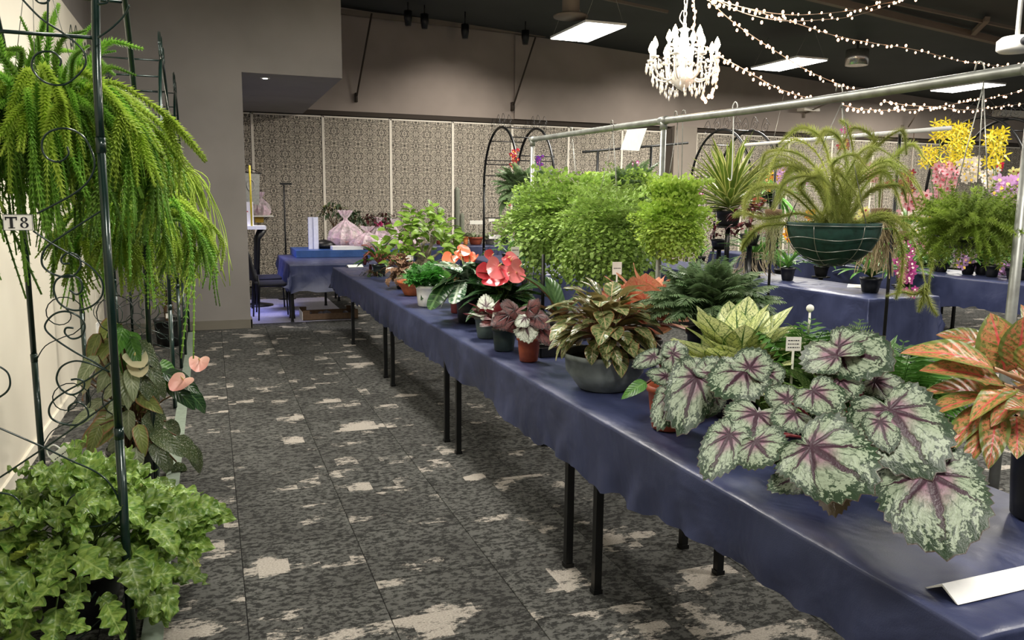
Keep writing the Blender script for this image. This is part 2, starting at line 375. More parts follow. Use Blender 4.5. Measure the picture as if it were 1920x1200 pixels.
# projector at the right edge
P = aty(1906, 83, 5.3); t = thing('projector', 'white ceiling projector cut off by the right edge', 'projector', P, .5)
b = MB(); b.lathe([(.001, -.065), (.13, -.065), (.155, -.045), (.155, .03), (.12, .06), (.001, .066)], 24); b.obj('body', M_WHITE, t)
b = MB(); b.tube([(-.13, -.08, 0), (-.17, -.1, 0)], .035, 16); b.obj('lens', M_INK, t)
b = MB(); b.tube([(0, 0, .06), (0, 0, cz(P.x)-P.z)], .02, 8); b.obj('mount_pole', M_WHITE, t)

# ---------------------------------------------------------------- chandelier
CP = atd(1281, 118, 7.0); ch = thing('chandelier', 'lit crystal chandelier with candle bulbs hanging from a white chain', 'chandelier', CP)
M_CRY = NT('crystal'); M_CRY = M_CRY.done((.93, .90, .84, 1), .08, .0, spec=1, emit=(1, .9, .75, 1), es=.0, coat=1)
M_BULB = emis('candle_bulb_glow', (255, 226, 180), 45)
b = MB(); b.lathe([(.01, .3), (.05, .28), (.03, .26), (.035, .2), (.06, .05), (.03, -.02), (.09, -.08), (.12, -.14), (.06, -.2), (.002, -.24)], 20); b.obj('centre_column', M_CRY, ch)
random.seed(3); arms = MB(); cups = MB()
for ring, (n, r, z) in enumerate([(8, .285, .02), (4, .15, .12)]):
    for k in range(n):
        a = 2*PI*(k+.3*ring)/n; c, s_ = math.cos(a), math.sin(a)
        pth = bez([(c*.04, s_*.04, -.06), (c*r*.5, s_*r*.5, -.15), (c*r*.9, s_*r*.9, -.1), (c*r, s_*r, z)], 5)
        am = MB(); am.tube(pth, .009, 6); am.lathe([(.004, 0), (.035, .006), (.04, .02), (.012, .02), (.012, .08), (.002, .08)], 10, (c*r, s_*r, z)); am.obj('arm', M_CRY, ch)
        bb = MB(); bb.lathe([(.002, .08), (.018, .085), (.028, .11), (.018, .145), (.001, .18)], 10, (c*r, s_*r, z)); bb.obj('bulb', M_BULB, ch)
dr = MB(); dr.lathe([(.001, .022), (.006, .016), (.003, .008), (.004, 0), (.009, -.018), (.010, -.03), (.001, -.048)], 6); drop = dr.mesh('crystal_drop', M_CRY, False)
for (r, z, n, ln) in [(.3, -.03, 30, 3), (.27, -.13, 28, 2), (.2, -.2, 20, 2), (.12, -.24, 10, 1)]:
    for k in range(n):
        a = 2*PI*(k+R(-.2, .2))/n; q = r+R(-.02, .02); zz = z+R(-.03, .02)
        put('crystal_drop', drop, ch, Matrix.Translation((q*math.cos(a), q*math.sin(a), zz)) @ Matrix.Scale(R(.8, 1.35), 4))
bd = MB()
for k in range(12):
    a0, a1 = 2*PI*k/12, 2*PI*(k+1)/12
    for i in range(7):
        u = i/6; a = a0+(a1-a0)*u; bd.ball((.285*math.cos(a), .285*math.sin(a), .0-.07*math.sin(PI*u)), .009, 6)
        bd.ball((.06+.2*u*math.cos(0) if 0 else (.05+.22*u)*math.cos(a0), (.05+.22*u)*math.sin(a0), .2-.2*u-.05*math.sin(PI*u)), .008, 6)
bd.obj('bead_strings', M_CRY, ch)
b = MB()
for i in range(16):
    z = .31+i*.05; rot = i % 2
    pts = [((.014*math.cos(a), 0) if not rot else (0, .014*math.cos(a)))+(z+.03*math.sin(a),) for a in [2*PI*k/10 for k in range(11)]]
    b.tube(pts, .0045, 5, cap=False)
b.tube(bez([(.01, 0, .3), (-.05, 0, .36), (-.03, 0, .43), (.012, 0, .46), (.02, 0, .8), (.0, 0, 1.1)], 6), .004, 5)
b.obj('chain', M_WHITE, ch)
b = MB(); b.tube([(0, 0, 1.08), (0, 0, cz(CP.x)-CP.z)], .005, 5); b.obj('ceiling_wire', M_WHITE, ch)
for dx, dy in ((-.1, 0), (.1, .05), (0, -.15), (.0, .15)): point('chandelier_light', CP+Vector((dx, dy, .28)), 9, (1, .80, .58), .12)

# ---------------------------------------------------------------- fairy light strings
M_FAIRY = emis('fairy_bulb_glow', (255, 186, 140), 9); M_FW = flat('clear_fairy_wire', (190, 170, 150), .4)
fb = MB(); fb.ball((0, 0, 0), .0135, 6, sz=1.25); fbm = fb.mesh('fairy_bulb', M_FAIRY)
def fairy(lab, pts, n, jit=.03):
    P = bez([atd(x, y, d) for x, y, d in pts], 8); t = thing('fairy_light_string', lab, 'fairy lights', P[0], 0, 'fairy light strings')
    b = MB(); b.tube([p-P[0] for p in P], .005, 4); b.obj('wire', M_FW, t)
    for k in range(n):
        u = (k+R(-.3, .3))/n*(len(P)-1); u = min(max(u, 0), len(P)-1.001); i = int(u); p = P[i].lerp(P[i+1], u-i)-P[0]
        put('fairy_bulb', fbm, t, Matrix.Translation(p+Vector((R(-jit, jit), R(-jit, jit), R(-jit*1.3, jit*.8)))) @ Matrix.Scale(R(.8, 1.25), 4))
random.seed(11)
fairy('fairy light string in the topmost shallow sag right of the chandelier', [(1330, -6, 7.2), (1390, 13, 7.8), (1460, 26, 8.5), (1520, 27, 9), (1600, 19, 9.6), (1650, 8, 10), (1730, -6, 10.6)], 26)
fairy('fairy light string in the second shallow sag, just below the topmost', [(1335, -4, 7.2), (1400, 26, 7.8), (1470, 39, 8.5), (1540, 37, 9.2), (1600, 30, 9.6), (1670, 8, 10), (1690, -4, 10.2)], 22)
fairy('longest fairy light string, running from above chandelier to right edge', [(1330, -4, 7.2), (1420, 22, 8), (1500, 46, 8.8), (1570, 68, 9.6), (1640, 81, 10.2), (1720, 94, 11), (1800, 114, 11.8), (1870, 123, 12.4), (1925, 122, 13)], 58)
fairy('fairy light string descending steeply past the middle lit panel', [(1325, -4, 7.2), (1370, 38, 7.8), (1420, 74, 8.4), (1470, 106, 9), (1510, 130, 9.6), (1560, 153, 10.2), (1625, 176, 11)], 44)
fairy('lowest fairy light string leaving the chandelier toward the pipe rail', [(1348, 106, 7.1), (1380, 122, 7.8), (1420, 145, 8.6), (1460, 166, 9.4), (1510, 182, 10.2), (1550, 188, 11)], 36)
fairy('fairy light string sagging below the pipe rail, lower of two', [(1580, 197, 9), (1620, 205, 9.5), (1680, 207, 10.2), (1740, 203, 11), (1800, 193, 11.6), (1860, 183, 12.2), (1925, 168, 12.8)], 44)
fairy('fairy light string sagging below the pipe rail, upper of two', [(1655, 190, 9.6), (1700, 197, 10), (1760, 201, 10.6), (1810, 206, 11.2), (1870, 200, 11.8), (1925, 194, 12.4)], 34)
fairy('fairy light string hanging straight down onto the chandelier and looping under', [(1300, -6, 6.9), (1303, 30, 6.9), (1302, 70, 6.85), (1330, 95, 6.8), (1345, 125, 6.8), (1342, 160, 6.8), (1328, 182, 6.8), (1313, 184, 6.8)], 34, .02)

# ================================================================ TABLES AND CLOTHS
def cloth_mat(name, c, c2):
    t = NT(name); p = t.world(); n1 = t.noise(p, 3.5, 3, .6, .6); n2 = t.noise(p, 260, 2)
    x, y, z = t.sep(p); sm = t.noise(t.comb(t.math('MULTIPLY', x, 9), t.math('MULTIPLY', y, 2.5), z), 1.2, 4, .6)
    col = t.mix(t.ramp(sm, .35, .7), srgb(c), srgb(c2))
    h = t.math('ADD', t.math('MULTIPLY', n1, 1.0), t.math('MULTIPLY', n2, .035))
    return t.done(col, t.ramp(sm, .3, .7, .34, .46), 0, t.bump(h, .4, .03), spec=.6)
M_CLOTH = cloth_mat('navy_vinyl_cloth', (48, 55, 87), (58, 65, 99))
M_BCLOTH = cloth_mat('bright_blue_cloth', (28, 70, 126), (34, 80, 144))
def fold_table(label, x0, x1, y0, y1, legs, z=.74, group='folding tables under the cloths'):
    t = thing('folding_table', label, 'table', ((x0+x1)/2, (y0+y1)/2, 0), 0, group)
    c = Vector(((x0+x1)/2, (y0+y1)/2, 0)); b = MB(); b.box((x0-c.x, y0-c.y, z-.03), (x1-c.x, y1-c.y, z)); b.obj('tabletop', flat('grey_laminate', (90, 90, 92), .5), t, False)
    for lx, ly in legs:
        b = MB(); w = .016; b.box((lx-c.x-w, ly-c.y-w, .004), (lx-c.x+w, ly-c.y+w, z-.03)); b.box((lx-c.x-w*1.25, ly-c.y-w*1.25, 0), (lx-c.x+w*1.25, ly-c.y+w*1.25, .02)); b.obj('leg', M_BLACK, t, False)
    ys = sorted(set(l[1] for l in legs))
    for ly in ys:
        xx = [l[0] for l in legs if l[1] == ly]
        if len(xx) > 1: b = MB(); b.box((min(xx)-c.x, ly-c.y-.01, z-.1), (max(xx)-c.x, ly-c.y+.01, z-.07)); b.obj('crossbar', M_BLACK, t, False)
    return t
def cloth(label, x0, x1, y0, y1, z, drops, mat, seed=0, amp=.05, sag=.02, res=.045, cat='tablecloth', group=None, tent=None):
    """drops = (front -x, back +x, near -y, far +y)"""
    dx0, dx1, dy0, dy1 = drops
    def axis(a, b, d0, d1, st):
        L = [a-d0*(1-i/9)**1.8 for i in range(9)]+[a-.004] if d0 else []
        n = max(2, int((b-a)/st)); L += [a+(b-a)*i/n for i in range(n+1)]
        if d1: L += [b+.004]+[b+d1*((i+1)/9)**1.8 for i in range(9)]
        return L
    U = axis(x0, x1, dx0, dx1, res*2); V = axis(y0, y1, dy0, dy1, res); vs = []; m = MB()
    c = Vector((x0, y0, 0))
    for v in V:
        for u in U:
            cx, cy = min(max(u, x0), x1), min(max(v, y0), y1); ex, ey = u-cx, v-cy; e = max(abs(ex), abs(ey))
            if e < 1e-6:
                w = noise.noise(Vector((u*4, v*4, seed)))*.003; p = Vector((u, v, z+abs(w)))
            else:
                d = Vector((ex, ey, 0)).normalized(); k = e/.27
                s_ = v if abs(ex) >= abs(ey) else u
                w1 = noise.noise(Vector((s_*2.1, seed*3.1, .3*k)))*amp*k + noise.noise(Vector((s_*7.5-k*.8, seed+5, k)))*amp*.6*k + noise.noise(Vector((s_*20+k*2, seed+9, k*1.5)))*amp*.24*k
                dd = e*(1+sag*4*noise.noise(Vector((s_*1.3, seed+2, 0)))+sag*2*noise.noise(Vector((s_*9, seed+2, 7))))
                both = min(abs(ex), abs(ey))/max(e, 1e-6)
                if seed == 1 and v < 2.7: dd *= 1-.27*min(1, (2.7-v)/.9)
                p = Vector((cx, cy, z-dd*(1-.12*both))) + d*(.008*min(1, e/.006)+max(-.03, w1)+.0 + .20*e*both)
            vs.append(p-c)
    nu = len(U); F_ = [(j*nu+i, j*nu+i+1, (j+1)*nu+i+1, (j+1)*nu+i) for j in range(len(V)-1) for i in range(nu-1)]
    m.add(vs, F_); o = m.obj('tablecloth', mat); o.location = c
    return tag(o, label, cat, group)
TZ = .757
fold_table('folding table with black legs under the nearest end of the long navy cloth', 1.41, 2.15, 1.08, 2.92, [(1.43, 1.22), (2.01, 1.22), (1.43, 2.8), (2.01, 2.78)])
fold_table('folding table with black legs under the big begonias and the grey bowl', 1.41, 2.15, 2.94, 4.88, [(1.42, 3.06), (2.01, 3.06), (1.42, 4.75), (2.01, 4.73)])
fold_table('folding table with black legs under the anthurium stretch of the long cloth', 1.41, 2.15, 4.9, 6.85, [(1.42, 5.02), (2.01, 5.02), (1.42, 6.72), (2.01, 6.72)])
fold_table('folding table with black legs at the far end of the long navy cloth', 1.41, 2.15, 6.9, 10.04, [(1.43, 7.07), (2.01, 7.07), (1.43, 8.84), (2.01, 8.84)])
cloth('long navy vinyl tablecloth on the nearest row, hanging over the aisle', 1.40, 2.18, 1.07, 10.06, TZ, (.265, .2, .28, .3), M_CLOTH, 1, .05, .05, .03)
# middle and right rows
fold_table('folding table of the middle row, its cloth corner nearest the camera', 5.53, 6.32, 5.62, 8.0, [(5.6, 5.75), (6.25, 5.75), (5.6, 7.8), (6.25, 7.8)])
fold_table('folding table of the middle row, behind the big hanging fern', 5.53, 6.32, 8.1, 11.6, [(5.6, 8.3), (6.25, 8.3), (5.6, 11.3), (6.25, 11.3)])
cloth('navy tablecloth on the middle row, bright top under the hanging basket', 5.51, 6.34, 5.6, 11.8, TZ, (.45, .45, .5, .4), M_CLOTH, 2, .05, .04, .06)
fold_table('folding table of the right row with dark legs seen past the orange plant', 8.2, 9.1, 6.0, 11.8, [(8.3, 6.2), (9.0, 6.2), (8.3, 7.7), (9.0, 7.7), (8.3, 10), (9.0, 10)])
cloth('navy tablecloth on the right-hand row, behind the green-lined basket', 8.18, 9.12, 5.2, 12.0, TZ, (.33, .33, .4, .4), M_CLOTH, 3, .05, .05, .06)
fold_table('folding table against the back wall under the cactus pots', 3.0, 7.4, 13.3, 14.1, [(3.2, 13.4), (7.2, 13.4), (3.2, 14), (7.2, 14)], .80)
cloth('navy tablecloth on the long table in front of the patterned back wall', 2.9, 7.5, 13.25, 14.15, .815, (.3, .3, .3, .2), M_CLOTH, 4, .05, .05, .06)
fold_table('folding table between the back wall and the hanging ferns', 3.6, 4.5, 8.6, 11.6, [(3.7, 8.8), (4.4, 8.8), (3.7, 11.4), (4.4, 11.4)])
cloth('navy tablecloth glimpsed between the two lime green hanging ferns', 3.55, 4.55, 8.5, 11.7, TZ, (.35, .35, .4, .3), M_CLOTH, 5, .05, .05, .06)
# alcove table with its navy and blue covers
fold_table('folding table standing at the mouth of the alcove', .96, 2.2, 10.62, 12.5, [(.95, 10.7), (.96, 11.05), (1.58, 12.24), (2.05, 10.75)])
cloth('navy cloth with bright blue lit corner on the alcove table', .93, 2.3, 10.6, 12.5, TZ, (.36, .2, .36, .1), M_CLOTH, 6, .10, .08, .05)
b = MB(); A = atz(562, 470, .765)
bx = MB()
for (x0, y0, x1, y1, z0, z1) in [(1.12, 11.75, 2.6, 12.65, .762, .86)]: bx.box((x0, y0, z0), (x1, y1, z1))
tag(bx.obj('blue_box', M_BCLOTH, None, False), 'flat bright blue covered box on the alcove table behind the white leaflet stand', 'box')
# white sheet on the alcove floor
b = MB(); n = 14
V = [(.30+1.42*i/n, 10.66+2.6*j/n, .004+.004*noise.noise(Vector((i*.6, j*.6, 3)))) for j in range(n+1) for i in range(n+1)]
b.add(V, [(j*(n+1)+i, j*(n+1)+i+1, (j+1)*(n+1)+i+1, (j+1)*(n+1)+i) for j in range(n) for i in range(n)])
tag(b.obj('floor_sheet', flat('pale_plastic_sheet', (176, 174, 190), .5)), 'pale sheet laid on the alcove floor under table and chair', 'floor sheet')

# ---------------------------------------------------------------- angle strips and cards
def angle_strip(px0, px1, label, w=.035, z=.76, grp=None):
    A = atz(*px0, z+.02); B = atz(*px1, z+.02); L = (B-A).length; b = MB(); h = .028
    prof = [(-w, 0), (0, h), (w, 0), (w-.005, 0), (0, h-.006), (-w+.005, 0)]
    V = [(x, p[0], p[1]) for x in (0, L) for p in prof]; n = 6
    b.add(V, [(i, (i+1) % n, n+(i+1) % n, n+i) for i in range(n)]+[(5, 4, 3, 2, 1, 0), (6, 7, 8, 9, 10, 11)])
    o = b.obj('row_marker', M_WHITE, None, False); d = B-A; o.location = (A.x, A.y, z+.001); o.rotation_euler = (0, 0, math.atan2(d.y, d.x))
    return tag(o, label, 'marker strip', grp)
angle_strip((1766, 1102), (1990, 1052), 'white folded plastic strip lying at the nearest end of the long navy cloth', .042)
angle_strip((651, 498), (679, 497), 'small white folded strip at the far end of the long navy cloth', .05)
angle_strip((712, 503), (738, 502), 'pale folded strip half hidden behind the brown ruffled plant', .04)
angle_strip((1590, 534), (1625, 536), 'white folded card on the middle row cloth right of the hanging root bundle', .06)
def scribble(b, w, h, rows=2, mi=1, y=.001):
    for r in range(rows):
        x = -w*.38; zz = h*(.25-.5*r/max(1, rows-1) if rows > 1 else 0)
        while x < w*.36:
            l = R(.06, .16)*w; b.box((x, -y-.0006, zz-h*.035), (min(x+l, w*.4), -y, zz+h*.035), mi); x += l+w*.04
def label_card(loc, w, h, yaw, lab, pitch=0, roll=0, stick=.0, rows=2, name='plant_label', cat='label', grp=None, parent=None):
    b = MB(); b.box((-w/2, -.001, -h/2), (w/2, .001, h/2)); scribble(b, w, h, rows)
    if stick: b.box((-.004, -.0015, -h/2-stick), (.004, .0015, -h/2))
    o = b.obj(name, [M_CARD, M_INK], parent, False); o.location = loc; o.rotation_euler = (pitch, roll, yaw)
    if parent is None: tag(o, lab, cat, grp)
    return o

# ================================================================ GARDEN ARCH TRELLISES
def spiral(c, r0, a0, turns, n=22, r1=.2, ax='x'):
    P = []
    for i in range(n+1):
        u = i/n; r = r0*(1-u*(1-r1)); a = a0+turns*2*PI*u
        P.append((c[0]+r*math.cos(a), c[2]+r*math.sin(a)))
    return [Vector((x, c[1], z)) for x, z in P]
def arch(name, label, x0, x1, y0, y1, spring, apex, mat, r=.0155, scrolls='side', cat='trellis', wires=None, top_curls=True, skip=None, z0=0, bars=()):
    t = thing(name, label, cat, ((x0+x1)/2, (y0+y1)/2, z0)); O = Vector(((x0+x1)/2, (y0+y1)/2, z0))
    cy, a = (y0+y1)/2, (y1-y0)/2
    for x in (x0, x1):
        for y in (y0, y1):
            b = MB(); b.tube([Vector((x, y, z0))-O, Vector((x, y, .78))-O], r, 10); b.tube([Vector((x, y, .78))-O, Vector((x, y, spring))-O], r*.9, 10)
            b.tube([Vector((x, y, .76))-O, Vector((x, y, .80))-O], r*1.08, 10); b.tube([Vector((x, y, spring-.03))-O, Vector((x, y, spring+.02))-O], r*1.08, 10); b.obj('post', mat, t)
        b = MB(); P = [Vector((x, cy-a*math.cos(PI*i/24), spring+(apex-spring)*math.sin(PI*i/24)))-O for i in range(25)]
        b.tube(P, r*.9, 10); b.obj('hoop', mat, t)
    for y, z in [(cy-a*math.cos(PI*k/24), spring+(apex-spring)*math.sin(PI*k/24)) for k in (3, 7, 12, 17, 21)]+[(y, z) for z in bars for y in (y0, y1)]:
        b = MB(); b.tube([Vector((x0, y, z))-O, Vector((x1, y, z))-O], r*.4, 6); b.obj('crossbar', mat, t)
    w = x1-x0; cx = (x0+x1)/2
    if scrolls:
        for y in (y0, y1):
            if wires and y == y0: continue
            for z in ((.35, .75, 1.15, 1.55, 1.95) if not wires else (.55, 1.0)):
                if z > spring: continue
                for s_ in (-1, 1):
                    b = MB(); c = (cx+s_*w*.24, y, z); sp = spiral(c, w*.22, -PI/2 if s_ > 0 else -PI/2, -s_*1.4, 22, .25)
                    b.tube([p-O for p in sp], .003, 5)
                    b.tube([p-O for p in bez([(cx+s_*w*.24, y, z-w*.22), (cx+s_*w*.4, y, z-w*.3), (cx+s_*w*.5, y, z-.25)], 4)], .003, 5)
                    b.obj('scroll', mat, t)
    if top_curls:
        for x in (x0, x1):
            b = MB()
            for s_ in (-1, 1):
                for k in (0, 1):
                    c = (x, cy+s_*(.12+.26*k), apex+(.075 if not k else .03)); sp = spiral((0, 0, 0), .07, -PI/2, s_*1.2, 16, .25)
                    b.tube([Vector((x, c[1]+p.x, c[2]+p.z))-O for p in sp], .003, 5)
                    b.tube([p-O for p in bez([(x, c[1], c[2]-.07), (x, c[1]-s_*.09, c[2]-.02), (x, c[1]-s_*.02, c[2]+.13), (x, c[1]+s_*.1, c[2]+.02)], 5)], .003, 5)
            b.obj('top_scroll', mat, t)
    return t, O
tA, OA = arch('arch_trellis', 'dark green scrolled garden arch nearest the camera, at the left edge', -.87, -.33, 3.03, 4.62, 1.77, 2.68, M_GREEN, wires=True)
W = [[(32, -12), (75, 33), (115, 60), (150, 88), (161, 110), (154, 132), (122, 158), (86, 155), (62, 132), (62, 110), (76, 98), (100, 98), (114, 112), (112, 124)],
     [(126, 275), (128, 290), (112, 303), (92, 299), (80, 284), (80, 262), (95, 246), (125, 241), (155, 255), (172, 285), (177, 312), (165, 340), (140, 362), (105, 382), (70, 400)],
     [(62, 433), (100, 458), (145, 484), (175, 505), (192, 530), (190, 556), (170, 575), (140, 582), (113, 570), (101, 545), (106, 525), (125, 516), (148, 522), (154, 540), (145, 552), (130, 544)],
     [(198, 390), (120, 440), (86, 465), (78, 490), (88, 507), (112, 518), (135, 518), (150, 502), (150, 486), (140, 476), (125, 475), (115, 485), (118, 494), (131, 494)],
     [(205, 698), (175, 678), (140, 660), (100, 633), (84, 612), (100, 590), (125, 584), (150, 595), (159, 612), (152, 630), (135, 635), (122, 625), (124, 615), (138, 615)],
     [(215, 675), (170, 708), (120, 736), (97, 755), (92, 775), (105, 790), (140, 797), (164, 784), (162, 765), (145, 754), (130, 762), (128, 772)],
     [(205, 697), (170, 682), (140, 677), (115, 688), (106, 710), (115, 730), (135, 740), (155, 730), (157, 716), (145, 711), (133, 712)],
     [(-40, 786), (0, 803), (80, 838), (130, 862), (180, 885), (208, 910), (225, 945), (221, 966), (200, 982), (165, 987), (136, 972), (125, 950), (135, 931), (158, 925)],
     [(-40, 920), (0, 895), (60, 855), (120, 815), (190, 765), (222, 740)],
     [(120, 1215), (150, 1196), (190, 1160), (225, 1130), (235, 1105), (225, 1075), (190, 1060), (160, 1065), (140, 1090), (137, 1110), (150, 1124), (170, 1122), (179, 1110)],
     [(-14, 684), (0, 688), (15, 700), (19, 720), (12, 735), (-6, 748)], [(-14, 922), (0, 924), (25, 930), (40, 950), (35, 978), (10, 993), (-14, 996)],
     [(-14, 1088), (0, 1087), (30, 1090), (50, 1110), (45, 1135), (15, 1142)], [(60, -8), (72, 4), (85, 6), (92, 0), (92, -10)], [(90, -5), (89, 60)], [(183, 8), (200, 5), (205, -6)], [(184, 71), (210, 52), (232, 30), (243, 10)]]
for Wi in W:
    yy = 3.03 if Wi[0] != (184, 71) else 3.03
    b = MB(); b.tube([p-OA for p in bez([aty(x, y, yy) for x, y in Wi], 6)], .0034, 6); b.obj('scroll', M_GREEN, tA)
arch('arch_trellis', 'dark green scrolled garden arch, second along the left wall', -.90, -.31, 6.5, 8.05, 1.77, 2.68, M_GREEN)
arch('arch_trellis', 'dark green scrolled garden arch, farthest along the left wall', -.90, -.29, 8.72, 10.2, 1.77, 2.68, M_GREEN, .013)
arch('arch_trellis', 'black garden arch at the left end of the back tables', 4.30, 4.88, 11.3, 12.9, 1.85, 2.72, M_BLACK, .022, bars=(1.3, 2.0, 2.25))
A2 = aty(1408, 380, 9.7); arch('arch_trellis', 'black garden arch framing the spiky leaved plant', A2.x, A2.x+.5, 9.7, 11.3, 1.75, 2.68, M_BLACK, .02, bars=(1.45, 2.0))
A3 = aty(1925, 385, 7.3); arch('arch_trellis', 'black garden arch over the yellow and pink orchids at right', A3.x, A3.x+.5, 7.3, 8.85, 1.75, 2.75, M_BLACK, .022, bars=(1.45, 1.0))
# T8 sign hung on the near trellis
t = thing('table_sign', 'small white sign reading T8 hung on the near green trellis', 'sign', aty(34, 417, 3.0)); b = MB(); w, h = .0555, .032
sg = (aty(62, 417, 3.0)-aty(6, 417, 3.0)).length/2; hh = (aty(34, 402, 3.0)-aty(34, 432, 3.0)).length/2
b = MB(); b.box((-sg, -.002, -hh), (sg, .002, hh)); b.obj('card', M_CARD, t, False)
b = MB()
for (x0, z0, x1, z1) in [(-1, .93, 1, 1), (-1, -1, 1, -.93), (-1, -1, -.96, 1), (.96, -1, 1, 1)]: b.box((x0*sg, -.0035, z0*hh), (x1*sg, -.002, z1*hh))
b.obj('border', flat('grey_print', (120, 124, 120), .6), t, False)
b = MB()
for (x0, z0, x1, z1) in [(-.85, .52, -.05, .7), (-.85, .28, -.77, .7), (-.13, .28, -.05, .7), (-.54, -.66, -.34, .6), (-.66, -.72, -.22, -.62)]: b.box((x0*sg, -.0038, z0*hh), (x1*sg, -.0021, z1*hh))
for cz_, rx, rz in ((.36, .24, .3), (-.34, .29, .36)):
    n = 20; V = []
    for k in range(n):
        a = 2*PI*k/n
        for q in (1, 0): th = .15 if abs(math.cos(a)) > .5 else .1; V.append(((.42+(rx-(0 if q else th))*math.cos(a))*sg, -.003, (cz_+(rz*1.05-(0 if q else th*.9))*math.sin(a))*hh))
    b.add(V, [(2*k, 2*((k+1) % n), 2*((k+1) % n)+1, 2*k+1) for k in range(n)])
b.obj('lettering', M_INK, t, False)
# hanging tag beside the leafy fern
t = thing('plant_tag', 'tilted white paper tag on a band above the bright green lobed fern', 'label', atd(118, 858, 3.1)); b = MB(); b.box((-.033, -.001, -.036), (.033, .001, .036)); scribble(b, .066, .05, 2)
o = b.obj('card', [M_CARD, M_INK], t, False); o.rotation_euler = (0, math.radians(-35), .1)
b = MB(); b.tube(bez([(-.005, 0, .035), (-.03, .01, .05), (-.055, .02, .03), (-.05, .02, .0)], 5), .003, 5); b.obj('band', M_WHITE, t)

# ================================================================ PIPE RAILS
t = thing('pipe_rail', 'galvanised pipe rail on posts running above the near plant table', 'rail', (2.4, 4, 0))
def raild(y): return 2.075-.012*(6-y) + .0
P = []
for i in range(30):
    y = 6.03-i*.2; z = 2.09 if y > 4.03 else 2.04; z = 2.022+.0125*(y-1.85)+(-.01*math.sin(PI*min(1, max(0, (y-1.85)/2.2))) if y < 4.05 else .0); P.append(Vector((0, y-4, z)))
b = MB(); b.tube(P, .0185, 14); b.obj('rail', M_GALV, t)
for y in (6.0, 4.03, 1.84):
    zz = 2.022+.0125*(y-1.85); b = MB(); b.tube([(0, y-4, 0), (0, y-4, zz-.01)], .0165, 14); b.lathe([(.05, 0), (.05, .006), (.02, .01)], 12, (0, y-4, 0)); b.obj('post', M_GALV, t)
    b = MB(); b.tube([(0, y-4-.035, zz), (0, y-4+.035, zz)], .023, 14); b.tube([(0, y-4, zz-.05), (0, y-4, zz)], .021, 14); b.obj('fitting', M_GALV, t)
A = atx(1398, 272, 4.3); B = atx(1782, 240, 4.3); t = thing('hanging_rail', 'thin white rail behind the green-lined basket', 'rail', (4.3, A.y, 0))
b = MB(); b.tube([(0, 0, A.z), (0, B.y-A.y, B.z)], .014, 10); b.obj('rail', M_WHITE, t)
for px_ in (1455, 1684): q = atx(px_, 300, 4.3); y = q.y-A.y; z = A.z+(B.z-A.z)*y/(B.y-A.y)-.014; b = MB(); b.tube([(0, y, 0), (0, y, z)], .011, 8); b.obj('post', M_BLACK, t)
# notice card on the rail
c = [atx(1176, 243, 2.385), atx(1213, 240, 2.385), atx(1198, 283, 2.385), atx(1163, 281, 2.385)]; t = thing('notice_card', 'blank white card pegged to the pipe rail', 'card', c[0])
b = MB(); b.add([p-c[0] for p in c]+[p-c[0]+Vector((.002, 0, 0)) for p in c], [(0, 1, 2, 3), (7, 6, 5, 4), (0, 4, 5, 1), (2, 6, 7, 3), (1, 5, 6, 2), (3, 7, 4, 0)]); b.obj('card', M_WHITE, t, False)
# T shaped black display frame near the back
P0, P1 = aty(1092, 285, 12.2), aty(1290, 268, 12.2); t = thing('display_frame', 'black T-topped display frame in front of the patterned wall', 'frame', (P0.x, 12.2, 0))
b = MB(); b.tube([(0, 0, P0.z), (P1.x-P0.x, 0, P1.z)], .02, 6); b.obj('top_bar', M_BLACK, t)
for px in (1121, 1221): q = aty(px, 283, 12.2); b = MB(); b.tube([(q.x-P0.x, 0, 0), (q.x-P0.x, 0, P0.z+(P1.z-P0.z)*(q.x-P0.x)/(P1.x-P0.x))], .022, 6); b.obj('post', M_BLACK, t)

# ================================================================ ALCOVE FURNISHINGS
P = aty(532, 345, 13.2); t = thing('floor_stand', 'thin black T-topped stand before the patterned wall in the alcove', 'stand', (P.x, 13.2, 0))
b = MB(); b.tube([(0, 0, .01), (0, 0, P.z)], .014, 8); b.obj('pole', M_BLACK, t)
b = MB(); b.box((-.06, -.015, P.z-.012), (.12, .015, P.z+.02)); b.obj('top_bar', M_BLACK, t, False); b = MB(); b.lathe([(.14, 0), (.14, .012), (.02, .02)], 20); b.obj('base', M_BLACK, t)
